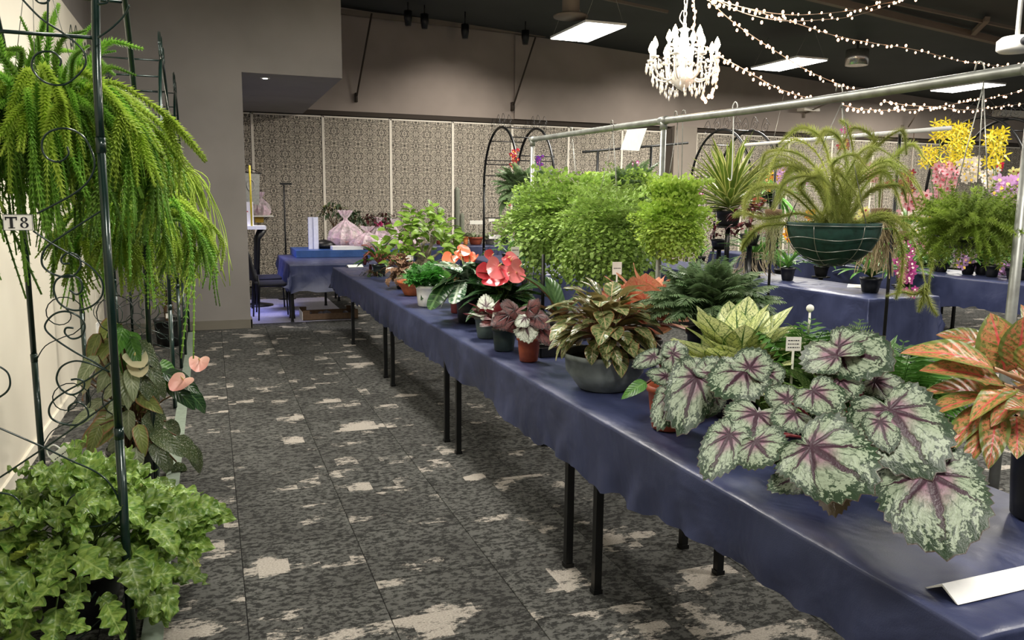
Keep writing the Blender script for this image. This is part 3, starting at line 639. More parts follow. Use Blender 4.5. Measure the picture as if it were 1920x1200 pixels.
# black chair, half behind the grey wall
def chair(label, x, y, rz, s=1):
    t = thing('stacking_chair', label, 'chair', (x, y, 0), rz, 'alcove chairs'); M_F = flat('black_chair_fabric', (26, 27, 32), .8, bump=.3)
    b = MB(); b.lathe([(.01, .44), (.2, .44), (.235, .455), (.235, .475), (.2, .495), (.01, .5)], 4); o = b.obj('seat', M_F, t); o.rotation_euler = (0, 0, PI/4); o.scale = (1.35, 1.35, 1)
    b = MB(); n = 8; V = []
    for i in range(n+1):
        for j in range(n+1):
            u, v = i/n-.5, j/n; V.append((-.24-.1*v-.03*math.cos(u*PI), u*.44, .52+.42*v-(.03*(2*abs(u))**3 if v > .8 else 0)))
    V += [(x-.035, y, z) for x, y, z in V]; q = n+1; m = q*q
    Fq = [(i*q+j, i*q+j+1, (i+1)*q+j+1, (i+1)*q+j) for i in range(n) for j in range(n)]; Fq += [tuple(m+k for k in f[::-1]) for f in Fq]
    Fq += [(i*q, (i+1)*q, m+(i+1)*q, m+i*q) for i in range(n)]+[(i*q+n, m+i*q+n, m+(i+1)*q+n, (i+1)*q+n) for i in range(n)]+[(n*q+j, n*q+j+1, m+n*q+j+1, m+n*q+j) for j in range(n)]+[(j, m+j, m+j+1, j+1) for j in range(n)]
    b.add(V, Fq); b.obj('backrest', M_F, t)
    for sx, sy in ((.2, .2), (.2, -.2), (-.22, .2), (-.22, -.2)):
        b = MB(); b.tube([(sx*1.1, sy, 0), (sx, sy, .45)] + ([(sx*1.1, sy, .6)] if sx < 0 else []), .011, 8); b.obj('leg', M_BLACK, t)
    return t
chair('black padded chair drawn up to the alcove table, half behind grey wall', .76, 11.15, .12)
chair('black chair behind the first one, only its seat edge showing in the alcove', .78, 12.0, .1)
# desk lectern with cash box, pennant and pole at the wall corner
t = thing('side_stand', 'slim black pedestal with a white top, half hidden by the grey wall corner', 'stand', (.62, 12.5, 0))
b = MB(); b.box((-.3, -.2, 1.14), (.14, .2, 1.19)); b.obj('top', M_WHITE, t, False)
b = MB(); b.tube([(-.02, 0, .02), (-.0, 0, .6), (.02, 0, 1.0), (.1, 0, 1.14)], [.05, .045, .05, .07], 10); b.obj('column', M_BLACK, t); b = MB(); b.lathe([(.22, 0), (.22, .02), (.05, .05)], 20); b.obj('base', M_BLACK, t)
b = MB(); b.box((-.10, -.07, 0), (.075, .07, .345)); b.box((-.02, -.072, .2), (.0, -.07, .215), 1); o = b.obj('paper_box', [M_CARD, flat('red_print', (180, 40, 60), .6)], None, False); o.location = (.52, 12.45, 1.19); tag(o, 'upright white box on the slim black pedestal', 'box')
b = MB(); A = aty(468, 310, 12.3); b.tube([(0, 0, 0), (0, 0, A.z-1.19)], .014, 8); o = b.obj('yellow_pole', flat('yellow_plastic', (206, 186, 40), .5)); o.location = (A.x, 12.33, 1.19); tag(o, 'thin yellow upright pole beside the grey pennant', 'pole')
C_ = [aty(x, y, 13.0) for x, y in ((455, 322), (487, 327), (486, 385), (474, 382), (470, 412), (455, 408))]; b = MB()
b.add([p-C_[0] for p in C_]+[p-C_[0]+Vector((0, .004, 0)) for p in C_], [(5, 4, 3, 2, 1, 0), (6, 7, 8, 9, 10, 11)]+[(i, (i+1) % 6, 6+(i+1) % 6, 6+i) for i in range(6)])
t = thing('hanging_pennant', 'grey cloth pennant with a faint crest hanging in the alcove', 'banner', C_[0]); b.obj('cloth', flat('grey_pennant_cloth', (136, 138, 132), .9, bump=.3), t, False)
b = MB(); b.tube([Vector((.11, -.004, -.2))+Vector((.055*math.cos(a), 0, .085*math.sin(a))) for a in [2*PI*k/16 for k in range(17)]], .006, 4, cap=False); b.obj('crest', flat('pale_print', (160, 160, 156), .8), t)
b = MB(); b.tube([(-.2, 0, .0), (.0, 0, .10), (.27, 0, -.02)], .006, 5); b.tube([(-.05, 0, 0), (.27, 0, -.02)], .008, 5); b.tube([(0, 0, .1), (0, 0, 1.08)], .002, 4); b.obj('hanger', M_BLACK, t)
# wall shelf with a cellophane parcel
P = aty(494, 404, 14.6); t = thing('shelf_ledge', 'small pale ledge on the patterned wall in the alcove', 'shelf', P); b = MB(); b.box((-.2, -.15, -.02), (.16, .4, .0)); b.obj('board', M_CARD, t, False)
b = MB(); b.box((-.14, -.02, -.12), (.0, .1, -.02)); b.obj('bracket', flat('yellow_bracket', (200, 160, 40), .5), t, False)
M_CELL = NT('cellophane'); _p = M_CELL.n('ShaderNodeBsdfPrincipled'); _n = M_CELL.noise(M_CELL.pos(), 9, 4, .7)
M_CELL.link(M_CELL.mix(M_CELL.ramp(_n, .4, .6), srgb((250, 240, 244)), srgb((236, 206, 222))), _p.inputs['Base Color']); _p.inputs['Roughness'].default_value = .12
M_CELL.link(M_CELL.ramp(_n, .35, .65, .22, .8), _p.inputs['Alpha']); M_CELL.link(M_CELL.bump(_n, 1, .03), _p.inputs['Normal']); M_CELL.link(_p.outputs[0], M_CELL.out.inputs[0]); M_CELL = M_CELL.m
M_WICK = flat('pink_wicker', (196, 150, 150), .8, bump=.6); M_FILL = flat('gift_filling', (214, 196, 190), .8, var=.5, scale=40); M_PK = flat('magenta_bow', (170, 40, 96), .4)
def hamper(label, P, r, h, z=None, basket=True, bow=None, seed=1):
    random.seed(seed); t = thing('gift_hamper', label, 'gift hamper', P, 0, 'cellophane gift hampers')
    if basket:
        b = MB(); b.lathe([(r*.6, 0), (r*.8, r*.1), (r*.92, r*.34), (r*.95, r*.4), (r*.86, r*.38), (.01, r*.3)], 20); b.obj('basket', M_WICK, t)
    for k in range(7):
        a = k*2.4; b = MB(); b.ball((r*.45*math.cos(a), r*.45*math.sin(a), r*.5), r*R(.18, .28), 8, sz=R(.8, 1.5)); b.obj('gift', flat('gift_%d' % (k % 3), [(230, 220, 210), (180, 120, 130), (150, 130, 110)][k % 3], .6), t)
    b = MB(); n = 22; prof = [(.75, 0), (.95, .15), (1.0, .35), (.86, .6), (.5, .8), (.12, 1.0), (.10, 1.06), (.25, 1.2), (.38, 1.36)]; V = []
    for i, (q, z) in enumerate(prof):
        for k in range(n):
            rr = r*q*(1+(.10*(k % 2)-.05)*(1+i*.25)+R(-.05, .05)); a = 2*PI*k/n; V.append((rr*math.cos(a), rr*math.sin(a), h*z/1.36+R(-.01, .01)*(i > 0)))
    b.add(V, [(i*n+k, i*n+(k+1) % n, (i+1)*n+(k+1) % n, (i+1)*n+k) for i in range(len(prof)-1) for k in range(n)]); b.obj('cellophane', M_CELL, t, False)
    if bow:
        b = MB()
        for k in range(6): a = k*PI/3; b.tube(bez([(0, -r*.2, h*.76), (r*.35*math.cos(a), -r*.3+r*.2*math.sin(a), h*.8+.03*(k % 2)), (r*.2*math.cos(a+.6), -r*.3, h*.72)], 4), .012, 5)
        b.obj('bow', bow, t)
    return t
hamper('small cellophane parcel on the pale ledge by the grey pennant', P+Vector((-.02, .1, .0)), .15, .40, basket=False, seed=5)
hamper('large cellophane gift hamper on the blue box, leftmost and tallest peak', (1.92, 12.38, .862), .27, .56, seed=2)
hamper('wide pinkish cellophane hamper right of the tall peaked one', (2.18, 12.0, .862), .25, .33, seed=3, bow=None)
hamper('white cellophane hamper with a gathered neck behind the pink one', (2.78, 12.9, .80), .17, .48, seed=4, basket=False)
hamper('cellophane hamper with a magenta bow at the top of the pile', (2.55, 13.1, .80), .2, .5, seed=6, bow=M_PK)
hamper('cellophane hamper with magenta wrapping nearest the red-tipped plant', (3.0, 12.9, .80), .2, .4, seed=7, bow=M_PK)
fold_table('folding table holding the back gift hampers', 1.75, 3.2, 12.7, 13.2, [(1.85, 12.75), (3.1, 12.75), (1.85, 13.1), (3.1, 13.1)], .79)
# leaflet stand
P = atz(589, 479, .765); t = thing('leaflet_stand', 'tall white acrylic leaflet stand on the alcove table', 'leaflet stand', P, .25)
b = MB(); b.box((-.10, -.08, 0), (.12, .1, .012)); b.obj('base', M_WHITE, t, False); b = MB(); b.box((-.075, .0, .012), (.075, .02, .56)); b.box((-.003, -.012, .012), (.003, .0, .56)); b.obj('panel', flat('pale_acrylic', (214, 216, 236), .25, var=.05), t, False)
# coiled black bag behind stand
b = MB(); b.lathe([(.001, 0), (.17, .01), (.19, .05), (.14, .1), (.001, .13)], 16); o = b.obj('black_bag', M_BPOT); o.location = (1.58, 12.3, .862); tag(o, 'low black bag beside the tall white leaflet stand', 'bag')
b = MB(); b.box((-.22, -.12, 0), (.22, .12, .05)); o = b.obj('white_tray', M_WHITE, None, False); o.location = (1.86, 11.93, .862); tag(o, 'flat white tray on the blue box in front of the low black bag', 'tray')
# cardboard tray under the table
P0, P1 = atz(568, 602, 0), atz(660, 600, 0); t = thing('cardboard_tray', 'open brown cardboard tray on the floor under the alcove table', 'box', (P0.x, P0.y, .006)); M_CB = flat('cardboard', (96, 76, 58), .9); L = .72
for nm, bx_, m_ in [('front_panel', ((0, 0, 0), (L, .008, .085)), M_CB), ('back_panel', ((0, .4, 0), (L, .408, .085)), M_CB), ('end_panel', ((-.004, 0, 0), (0, .4, .11)), M_CARD), ('end_panel', ((L, 0, 0), (L+.004, .4, .11)), M_CB), ('base_panel', ((0, 0, 0), (L, .4, .006)), M_CB)]:
    b = MB(); b.box(*bx_); b.obj(nm, m_, t, False)
for x in (0, L-.09, ): b = MB(); b.box((x, -.001, .085), (x+.09, .007, .13)); b.box((x, .401, .085), (x+.09, .407, .13)); b.obj('corner_flap', M_CB, t, False)
b = MB(); 
for k in range(9): b.ball((R(.1, .6), R(.1, .3), .05), R(.03, .06), 6)
b.obj('packing', flat('packing_paper', (52, 50, 58), .8), t)

# ================================================================ LEAF AND FROND GENERATORS (unit length along +X, upper side +Z)
def lance(u): return max(0, math.sin(PI*min(1, u)**.75))**.8
def ovate(u): return max(0, math.sin(PI*min(1, u)**.6))**.75
def strapf(u): return min(1, u*8+.35)*min(1, (1-u)*3.2)**.7
def blade(W, prof=lance, bend=.6, fold=.25, n=9, ac=4, ripple=0, rf=5, lobes=0, twist=0, b0=0, jag=0, seed=0):
    m = MB(); V = []; UV = []; x = z = 0; th = b0
    rg = random.Random(seed)
    for i in range(n+1):
        u = i/n; w = W/2*prof(u)
        if lobes: w *= (.42+.58*abs(math.sin(lobes*PI*u))**.55)
        if jag: w *= 1+rg.uniform(-jag, jag)
        nx, nz = math.sin(th), math.cos(th); tw = twist*u
        for j in range(ac+1):
            o = j/ac*2-1; y = o*w; h = abs(o)*w*fold + ripple*math.sin(rf*2*PI*u+(0 if o > 0 else 2))*abs(o)*W
            yy, hh = y*math.cos(tw)-h*math.sin(tw), y*math.sin(tw)+h*math.cos(tw)
            V.append((x+nx*hh, yy, z+nz*hh)); UV.append((u, j/ac))
        if i < n: x += math.cos(th-bend/n/2)/n; z -= math.sin(th+bend/n/2)/n*(1); th += bend/n
    q = ac+1; m.add(V, [(i*q+j, (i+1)*q+j, (i+1)*q+j+1, i*q+j+1) for i in range(n) for j in range(ac)], UV); return m
def polar_leaf(rf, rings=6, sec=40, dome=.12, wave=.04, wn=3, teeth=0, tn=24, cup=0, seed=0):
    m = MB(); rg = random.Random(seed); ph = rg.uniform(0, 6); V = [(0, 0, 0)]; UV = [(.5, .5)]
    for i in range(1, rings+1):
        r = i/rings
        for k in range(sec):
            a = -PI+2*PI*(k+.5)/sec; q = rf(a)*r
            if i == rings and teeth: q *= 1+teeth*(1 if k % 2 else -1)*rg.uniform(.4, 1.3)
            elif teeth: q *= 1+teeth*.15*rg.uniform(-1, 1)
            z = -dome*r*r*(.6+.4*math.cos(a)) + wave*r*r*math.sin(wn*a*2+ph) + cup*r - .018*(1-abs(math.sin(a*4.5)))*r*(1-r)*3
            V.append((q*math.cos(a), q*math.sin(a), z)); UV.append((.5+.5*r*math.cos(a), .5+.5*r*math.sin(a)))
    F_ = [(0, 1+k, 1+k+1) for k in range(sec-1)]
    for i in range(rings-1):
        for k in range(sec-1): a = 1+i*sec+k; F_.append((a, a+sec, a+sec+1, a+1))
    m.add(V, F_, UV); return m
def heart(a, asym=0, wide=.5):
    c = math.cos(a); s_ = abs(math.sin(a)); d = PI-abs(a)
    r = .36+.64*max(0, c)**2.6+(wide-.36)*s_**1.5*(1+asym*(1 if a > 0 else -1))
    r += .12*math.exp(-(a/.16)**2)*(wide > .5)
    return r*min(1, .42+d*.9)
def frond(np_=16, pl=.26, droop=1.1, pw=.5, zig=.1, tipfork=0, bush=0, b0=-.5, seed=0, sub=0):
    """arching fern frond with pinna pairs"""
    m = MB(); rg = random.Random(seed); x = z = 0; th = b0; n = np_; P = []
    for i in range(n+1):
        P.append((x, z, th)); x += math.cos(th)/n; z -= math.sin(th)/n; th += droop/n
    m.tube([(p[0], 0, p[1]) for p in P], .006, 3, cap=False)
    for i in range(2, n+1):
        u = i/n; px, pz, t = P[i]; L = pl*math.sin(PI*(u*.86+.1))**.8*rg.uniform(.85, 1.1); w = L*pw*.3+.006
        for s_ in (-1, 1):
            dx, dy, dz = .45, s_*1.0, -.25+rg.uniform(-zig, zig)
            d = Vector((dx*math.cos(t), dy, -dx*math.sin(t)+dz)).normalized(); f = Vector((math.cos(t), 0, -math.sin(t)))
            A = Vector((px, 0, pz))
            if sub:
                for q in range(sub):
                    uu = (q+.6)/sub; B = A+d*L*uu+Vector((0, 0, -.12*L*uu*uu)); l2 = L*.30*(1-uu*.6)
                    for s2 in (-1, 1): m.add([B-d*l2*.25, B+f*s2*l2+d*l2*.3, B+d*l2*.35], [(0, 1, 2)], [(u, .5), (u, 1), (u, .5)])
                m.add([A, A+d*L+Vector((0, 0, -.12*L)), A+d*L*.5+f*.004-Vector((0, 0, .03*L))], [(0, 1, 2)])
            else:
                B = A+d*L*.5; C_ = A+d*L+Vector((0, 0, -.2*L)); m.add([A, B-f*w, C_, B+f*w], [(0, 1, 2, 3)], [(u, .5), (u, .1), (u, .5), (u, .9)])
    return m
def adiantum(seed=0, n=9, ls=.05):
    """wiry frond carrying loose fan leaflets"""
    m = MB(); rg = random.Random(seed); x = z = 0; th = -.7
    for i in range(n+1):
        u = i/n; A = Vector((x, 0, z))
        for s_ in (-1, 1):
            L = .34*math.sin(PI*(u*.8+.16)); d = Vector((.55, s_, rg.uniform(-.35, .2))).normalized(); k = max(2, int(L/.05))
            m.add([A, A+d*L, A+d*L*.5+Vector((0, 0, .006))], [(0, 1, 2)])
            for q in range(1, k+1):
                B = A+d*L*q/k+Vector((rg.uniform(-.02, .02), rg.uniform(-.02, .02), -.25*L*(q/k)**2)); s2 = 1 if q % 2 else -1
                e = Vector((rg.uniform(-.3, 1), s2*rg.uniform(.2, 1), rg.uniform(-.7, .1))).normalized(); g_ = e.cross(Vector((rg.uniform(-.6, .6), rg.uniform(-.6, .6), 1))).normalized(); l = ls*rg.uniform(.75, 1.25)
                m.add([B, B+e*l*.75+g_*l*.52, B+e*l, B+e*l*.75-g_*l*.52], [(0, 1, 2, 3)], [(.2, .5), (.8, .9), (1, .5), (.8, .1)])
        x += math.cos(th)/n; z -= math.sin(th)/n; th += (1.9)/n
    return m
def strand(path, r=.02, nr=34, per=6, ang=1.0, core=.25, nl=None, taper=.6, seed=0, nw=.3, fork=0):
    """bristly tassel: a stem closely set with needle leaves"""
    m = MB(); rg = random.Random(seed); P = bez(path, 8)
    def run(P, nr):
        m.tube(P[::2]+[P[-1]], [r*core*(1-.5*i/len(P[::2])) for i in range(len(P[::2])+1)], 4, cap=False)
        for i in range(nr):
            t = i/nr*(len(P)-1.01); k = int(t); p = P[k].lerp(P[k+1], t-k); d = (P[k+1]-P[k]).normalized(); a0 = rg.uniform(0, 6)
            o = d.orthogonal().normalized(); b = d.cross(o); rr = r*(1-taper*max(0, i/nr-.55)/.45)
            for j in range(per):
                a = a0+2*PI*j/per; e = o*math.cos(a)+b*math.sin(a); c = d.cross(e); tip = p+e*rr*math.sin(ang)+d*rr*math.cos(ang)*1.4
                m.add([p+c*rr*nw, tip, p-c*rr*nw], [(0, 1, 2)], [(i/nr, .2), (i/nr, 1), (i/nr, .2)])
    run(P, nr)
    if fork:
        k = int(len(P)*.62)
        for s_ in range(fork):
            off = Vector((rg.uniform(-.08, .08), rg.uniform(-.12, .12), 0)); Q = [P[i]+off*((i-k)/(len(P)-k)) for i in range(k, len(P))]
            run(Q, int(nr*.38))
    return m
# petioles gathered per plant
class Stems:
    def __init__(s): s.b = MB(); s.n = 0
    def add(s, P, r): s.b.tube(bez(P, 4), r, 5, cap=False); s.n += 1
    def obj(s, root, m, name='stems'):
        if s.n: o = s.b.obj(name, m, root); o['kind'] = 'stuff'
def dirv(az, el): return Vector((math.cos(az)*math.cos(el), math.sin(az)*math.cos(el), math.sin(el)))
def pot(root, r, h, mat, rb=None, rim=.012, c=(0, 0, 0), soil=True, name='pot', n=28, belly=0):
    rb = rb or r*.74; b = MB(); x, y, z = c
    b.lathe([(rb*.9, 0), (rb, .004), (rb+(r-rb)*.5+belly, h*.5), (r-.004, h-.025), (r+.003, h-.022), (r+.004, h), (r-.006, h), (r-.01, h-.02), (r-.012, h-.05)], n, c)
    b.obj(name, mat, root)
    if soil: b = MB(); b.lathe([(.001, h-.02), (r*.5, h-.014), (r-.008, h-.03)], 20, c); b.obj('soil', M_SOIL, root)
def rosette(root, mes, n, c=(0, 0, 0), length=(.15, .2), pitch=(-.3, 1.2), pet=(.08, .12), petp=(.3, 1.3), stem=M_STEM, sr=.003, name='leaf', jit=.25, az0=0, wsc=(.85, 1.15), up=0, cup=True, droopf=0, azr=None):
    c = Vector(c); S = Stems()
    for k in range(n):
        t = (k+.5)/n; az = az0+k*2.39996+R(-jit, jit)
        if azr: az = azr[0]+(azr[1]-azr[0])*((k*.618) % 1)
        pp = petp[0]+(petp[1]-petp[0])*t+R(-.12, .12); pl = R(*pet); q = c+dirv(az, pp)*pl
        ep = pitch[0]+(pitch[1]-pitch[0])*t+R(-jit, jit)*.6; d = dirv(az+R(-.3, .3), ep); L = R(*length)
        S.add([c+Vector((R(-.01, .01), R(-.01, .01), -.02)), c+dirv(az, (pp+1.2)/2)*pl*.55, q], sr)
        zr = Vector((R(-.25, .25), R(-.25, .25), 1)) if abs(ep) < 1.3 else -dirv(az, 0)
        M = frame(q, d, zr, (L, L*R(*wsc), L)); put(name, random.choice(mes), root, M)
    S.obj(root, stem); return root
def dome(root, mes, n, c, rad, L, el=(-.2, 1.3), name='frond', jit=.2, r0=.02, wsc=(.9, 1.1), squash=1):
    """fronds springing from a crown and arching outward"""
    c = Vector(c)
    for k in range(n):
        t = (k+.5)/n; az = k*2.39996+R(-jit, jit); e = el[0]+(el[1]-el[0])*t; l = R(*L)
        p = c+Vector((math.cos(az)*R(r0, r0+rad), math.sin(az)*R(r0, r0+rad), R(0, .03))); M = frame(p, dirv(az, e), (0, 0, 1), (l, l*R(*wsc), l*squash))
        put(name, random.choice(mes), root, M)
def hang_wires(root, top, rim_r, rim_z, hook=.05, mat=None, n=3):
    b = MB(); mat = mat or M_WIRE
    for k in range(n): a = 2*PI*k/n+.5; b.tube([(rim_r*math.cos(a), rim_r*math.sin(a), rim_z), (0, 0, top-hook)], .0018, 4)
    b.tube(bez([(0, 0, top-hook-.02), (0, 0, top-.01), (.0, .012, top+.022), (0, .03, top+.024), (0, .038, top)], 5), .0026, 5); b.obj('hanger', mat, root)

# ---------------------------------------------------------------- leaf materials
def rex_mat(name, silver=(154, 168, 142), green=(34, 58, 32), pink=(140, 104, 120), dark=(56, 28, 42), edge_at=.76, back=(96, 84, 62)):
    t = NT(name); u, v, _ = t.sep(t.uv()); x = t.math('MULTIPLY', t.math('SUBTRACT', u, .5), 2); y = t.math('MULTIPLY', t.math('SUBTRACT', v, .5), 2)
    r = t.math('SQRT', t.math('ADD', t.math('MULTIPLY', x, x), t.math('MULTIPLY', y, y))); a = t.math('ARCTAN2', y, x)
    rn = t.math('MULTIPLY', t.rnd(), 13); nz = t.noise(t.comb(x, y, rn), 4.5, 4, .7); nf = t.noise(t.comb(x, y, rn), 13, 3, .7); nb = t.noise(t.comb(x, y, rn), 2, 1)
    aw = t.math('ADD', a, t.math('MULTIPLY', t.math('SUBTRACT', nz, .5), t.math('MULTIPLY', r, .75)))
    def veins(n, w0, w1, ph=0.0):
        d = t.math('PINGPONG', t.math('ADD', t.math('DIVIDE', aw, 2*PI/n), ph), .5)      # 0 on a vein
        dist = t.math('MULTIPLY', t.math('MULTIPLY', d, 2*PI/n), r); wd = t.ramp(r, .05, .95, w0, w1, False)
        return t.ramp(dist, wd, t.math('MULTIPLY', wd, .45))
    V1 = veins(9, .085, .016); V2 = veins(27, .02, .010, .5)
    c = t.mix(t.ramp(t.math('ADD', r, t.math('MULTIPLY', t.math('SUBTRACT', nb, .5), .35)), .22, .56), srgb(pink), srgb(silver))
    c = t.mix(t.ramp(nf, .45, .62, 0, .4), c, srgb(green))
    e = t.math('ADD', r, t.math('MULTIPLY', t.math('SUBTRACT', nf, .5), 1.1)); c = t.mix(t.ramp(e, edge_at+.03, edge_at+.09), c, srgb(green))
    c = t.mix(t.math('MULTIPLY', t.math('MULTIPLY', V2, t.ramp(r, .35, .5)), .75), c, srgb(green))
    vc = t.mix(t.ramp(r, .5, .95), srgb(dark), srgb(green)); c = t.mix(V1, c, vc)
    c = t.mix(t.ramp(t.math('ADD', r, t.math('MULTIPLY', nf, .08)), .17, .07), c, srgb(dark))
    c = t.mix(t.ramp(r, .975, 1.0), c, srgb((70, 50, 38)))
    g = t.n('ShaderNodeNewGeometry'); c = t.mix(g.outputs['Backfacing'], c, srgb(back))
    h = t.math('ADD', t.math('MULTIPLY', V1, -1), t.math('MULTIPLY', nf, .6))
    return t.done(c, .42, 0, t.bump(h, .5, .006), .15)
K = {}
K['rex'] = rex_mat('silver_purple_rex_leaf'); K['rex_red'] = rex_mat('dark_red_rex_leaf', (110, 60, 58), (46, 22, 24), (90, 36, 40), (36, 14, 18), .8, (120, 40, 46))
K['rex_pale'] = rex_mat('pale_rex_leaf', (206, 212, 196), (120, 128, 110), (170, 160, 156), (84, 60, 66), .85, (130, 50, 56))
K['aglao_red'] = leafy('coral_aglaonema_leaf', (198, 126, 88), (168, 144, 80), vein=(210, 88, 84), edge=(110, 124, 56), mott=(92, 108, 44), mott_amt=.9, mott_scale=10, nveins=7, vw=.10, ew=.68, back=(186, 130, 100), trans=.2)
K['aglao_salmon'] = leafy('salmon_aglaonema_leaf', (232, 160, 134), (230, 178, 142), vein=(226, 122, 108), edge=(186, 150, 96), mott=(176, 120, 70), mott_amt=.5, mott_scale=18, ew=.85, trans=.25)
K['aglao_green'] = leafy('green_red_edged_leaf', (74, 98, 56), (96, 116, 66), vein=(196, 176, 136), edge=(176, 104, 74), mott=(178, 176, 128), mott_amt=.5, mott_scale=5, nveins=5, vw=.10, ew=.88, back=(158, 142, 92), rough=.28)
K['snow'] = leafy('cream_speckled_leaf', (232, 234, 176), (218, 224, 156), vein=(56, 92, 36), edge=(66, 110, 40), mott=(84, 124, 52), mott_amt=.8, mott_scale=18, nveins=6, vw=.09, ew=.86, rvar=.12, mlo=.52, mhi=.58)
K['snow_dark'] = leafy('cream_splashed_leaf', (70, 104, 44), (84, 118, 52), edge=(50, 84, 34), mott=(214, 220, 160), mott_amt=.7, mott_scale=20, mlo=.54, mhi=.6)  # dark green leaf colour with cream speckles
K['ficus'] = leafy('bright_ficus_leaf', (136, 172, 60), (112, 152, 52), vein=(176, 200, 110), trans=.3, vw=.08)
K['dark'] = leafy('dark_glossy_leaf', (32, 60, 34), (44, 76, 40), vein=(84, 116, 70), rough=.25, trans=.1)
K['silverleaf'] = leafy('silver_veined_dark_leaf', (38, 70, 46), (60, 96, 66), vein=(176, 194, 168), mott=(170, 186, 164), mott_amt=.5, mott_scale=4, rough=.25, trans=.1)
K['spotted'] = leafy('white_dotted_leaf', (66, 88, 54), (86, 100, 60), vein=(92, 104, 70), mott=(218, 220, 200), mott_amt=.9, mott_scale=20, mlo=.57, mhi=.6, back=(120, 70, 48), rough=.3)
K['olive'] = leafy('olive_leaf', (130, 142, 76), (104, 118, 62), vein=(150, 156, 96), edge=(150, 110, 76), rough=.35, back=(110, 76, 52))
K['paleveined'] = leafy('pale_veined_leaf', (156, 166, 130), (124, 138, 100), vein=(190, 198, 164), rough=.35)
K['green'] = leafy('mid_green_leaf', (62, 110, 44), (84, 134, 52), vein=(110, 156, 78), rough=.35)
K['lobed'] = leafy('bright_lobed_fern_leaf', (142, 170, 78), (92, 130, 54), vein=(160, 184, 104), rough=.36, trans=.25, rvar=.4)
K['lobed_y'] = leafy('yellow_green_lobed_leaf', (166, 180, 76), (140, 162, 66), vein=(186, 196, 110), trans=.3)
K['spiky'] = leafy('striped_spiky_leaf', (88, 116, 44), (120, 142, 56), edge=(206, 208, 128), ew=.6, trans=.2)
K['brownruffle'] = leafy('brown_ruffled_leaf', (140, 108, 84), (110, 84, 62), edge=(176, 140, 116), rough=.6)
K['darkred'] = leafy('dark_red_leaf', (96, 36, 42), (66, 28, 34), vein=(130, 50, 56), rough=.4)
K['darkgreen2'] = leafy('shrubby_dark_leaf', (52, 70, 44), (64, 84, 50), rough=.5)
def soft(name, a, b, rv=.3, tr=.3, rough=.55):
    t = NT(name); n_ = t.noise(t.comb(t.sep(t.uv())[0], t.math('MULTIPLY', t.rnd(), 5)), 4, 2); c = t.mix(t.ramp(n_, .3, .7), srgb(a), srgb(b)); k = t.ramp(t.rnd(), 0, 1, 1-rv, 1+rv, False)
    return t.done(t.mix(1, c, t.comb(k, k, k), 'MULTIPLY'), rough, 0, None, tr)
K['tassel'] = soft('tassel_fern_green', (150, 192, 78), (112, 162, 62), .45, .35); K['tassel_y'] = soft('yellow_green_tassel', (184, 206, 84), (156, 186, 70), .25, .35)
K['adi'] = soft('maidenhair_green', (160, 188, 92), (122, 154, 68), .42); K['adi_lime'] = soft('lime_maidenhair', (184, 208, 92), (156, 190, 76), .2)  # wide dark-to-light spread of the adi fronds is painted depth shading
K['fern'] = soft('deep_green_fern', (132, 154, 112), (100, 130, 86), .3); K['fern2'] = soft('grassy_fern_green', (124, 154, 82), (92, 126, 60), .35)
K['fox'] = soft('olive_foxtail', (196, 200, 122), (166, 178, 98), .3, .45); K['fluff'] = soft('feathery_olive', (158, 180, 78), (124, 150, 62), .3, .45)
K['parsley'] = soft('parsley_green', (76, 142, 56), (56, 116, 44), .25)
def petal(name, a, b=None, c=None, rough=.3, trans=.25):
    t = NT(name); u, v, _ = t.sep(t.uv()); col = t.mix(u, srgb(a), srgb(b or a))
    return t.done(col, rough, 0, None, trans)
M_SPADIX = flat('cream_spadix', (232, 214, 150), .5)

# ================================================================ PLANTS ON THE LEFT
random.seed(21)
def meshes(fn, n, mat, nm): return [fn(i).mesh(nm, mat) for i in range(n)]
rg = random.Random(5)
def droopy(i, out=.36, drop=.75, r=.03, nr=44, per=7, up=.1, **k):
    o = out*rg.uniform(.55, 1.15); d = drop*rg.uniform(.6, 1.15); w = rg.uniform(-.08, .08)
    return strand([(0, 0, 0), (o*.5, w*.3, up*rg.uniform(.4, 1.3)), (o*.9, w, -.05), (o*1.02, w*1.2, -d*.45), (o*.98+rg.uniform(-.06, .08), w*1.5, -d)], r, nr, per, seed=i, fork=1+(i % 3), **k)
TS1 = meshes(lambda i: droopy(i), 7, K['tassel'], 'tassel'); TS2 = meshes(lambda i: droopy(i+20, .34, .45), 5, K['tassel_y'], 'tassel')
TSU = meshes(lambda i: strand([(0, 0, 0), (.1, rg.uniform(-.05, .05), .14), (.2, 0, .27), (.32, 0, .28+rg.uniform(-.05, .07))], .03, 34, 9, seed=i), 4, K['tassel'], 'sprig')
def tassel_basket(label, P, top, groups, r=.16, name='hanging_tassel_fern'):
    t = thing(name, label, 'hanging plant', P); b = MB(); b.lathe([(.001, -.15), (r*.6, -.13), (r*.95, -.05), (r, 0), (r*.9, 0), (r*.8, -.03), (.001, -.02)], 18); b.obj('basket', M_SOIL, t)
    hang_wires(t, top-P[2], r, 0)
    for mes, n, el, sc, nm in groups:
        for k in range(n):
            az = k*2.39996+R(-.2, .2); e = R(*el); s_ = R(*sc); q = R(.02, r)
            M = Matrix.Translation((q*math.cos(az), q*math.sin(az), R(-.06, .03))) @ Matrix.Rotation(az, 4, 'Z') @ Matrix.Rotation(-e, 4, 'Y') @ Matrix.Diagonal((s_, s_*R(.8, 1.2), s_*R(.85, 1.1), 1))
            put(nm, random.choice(mes), t, M)
    return t
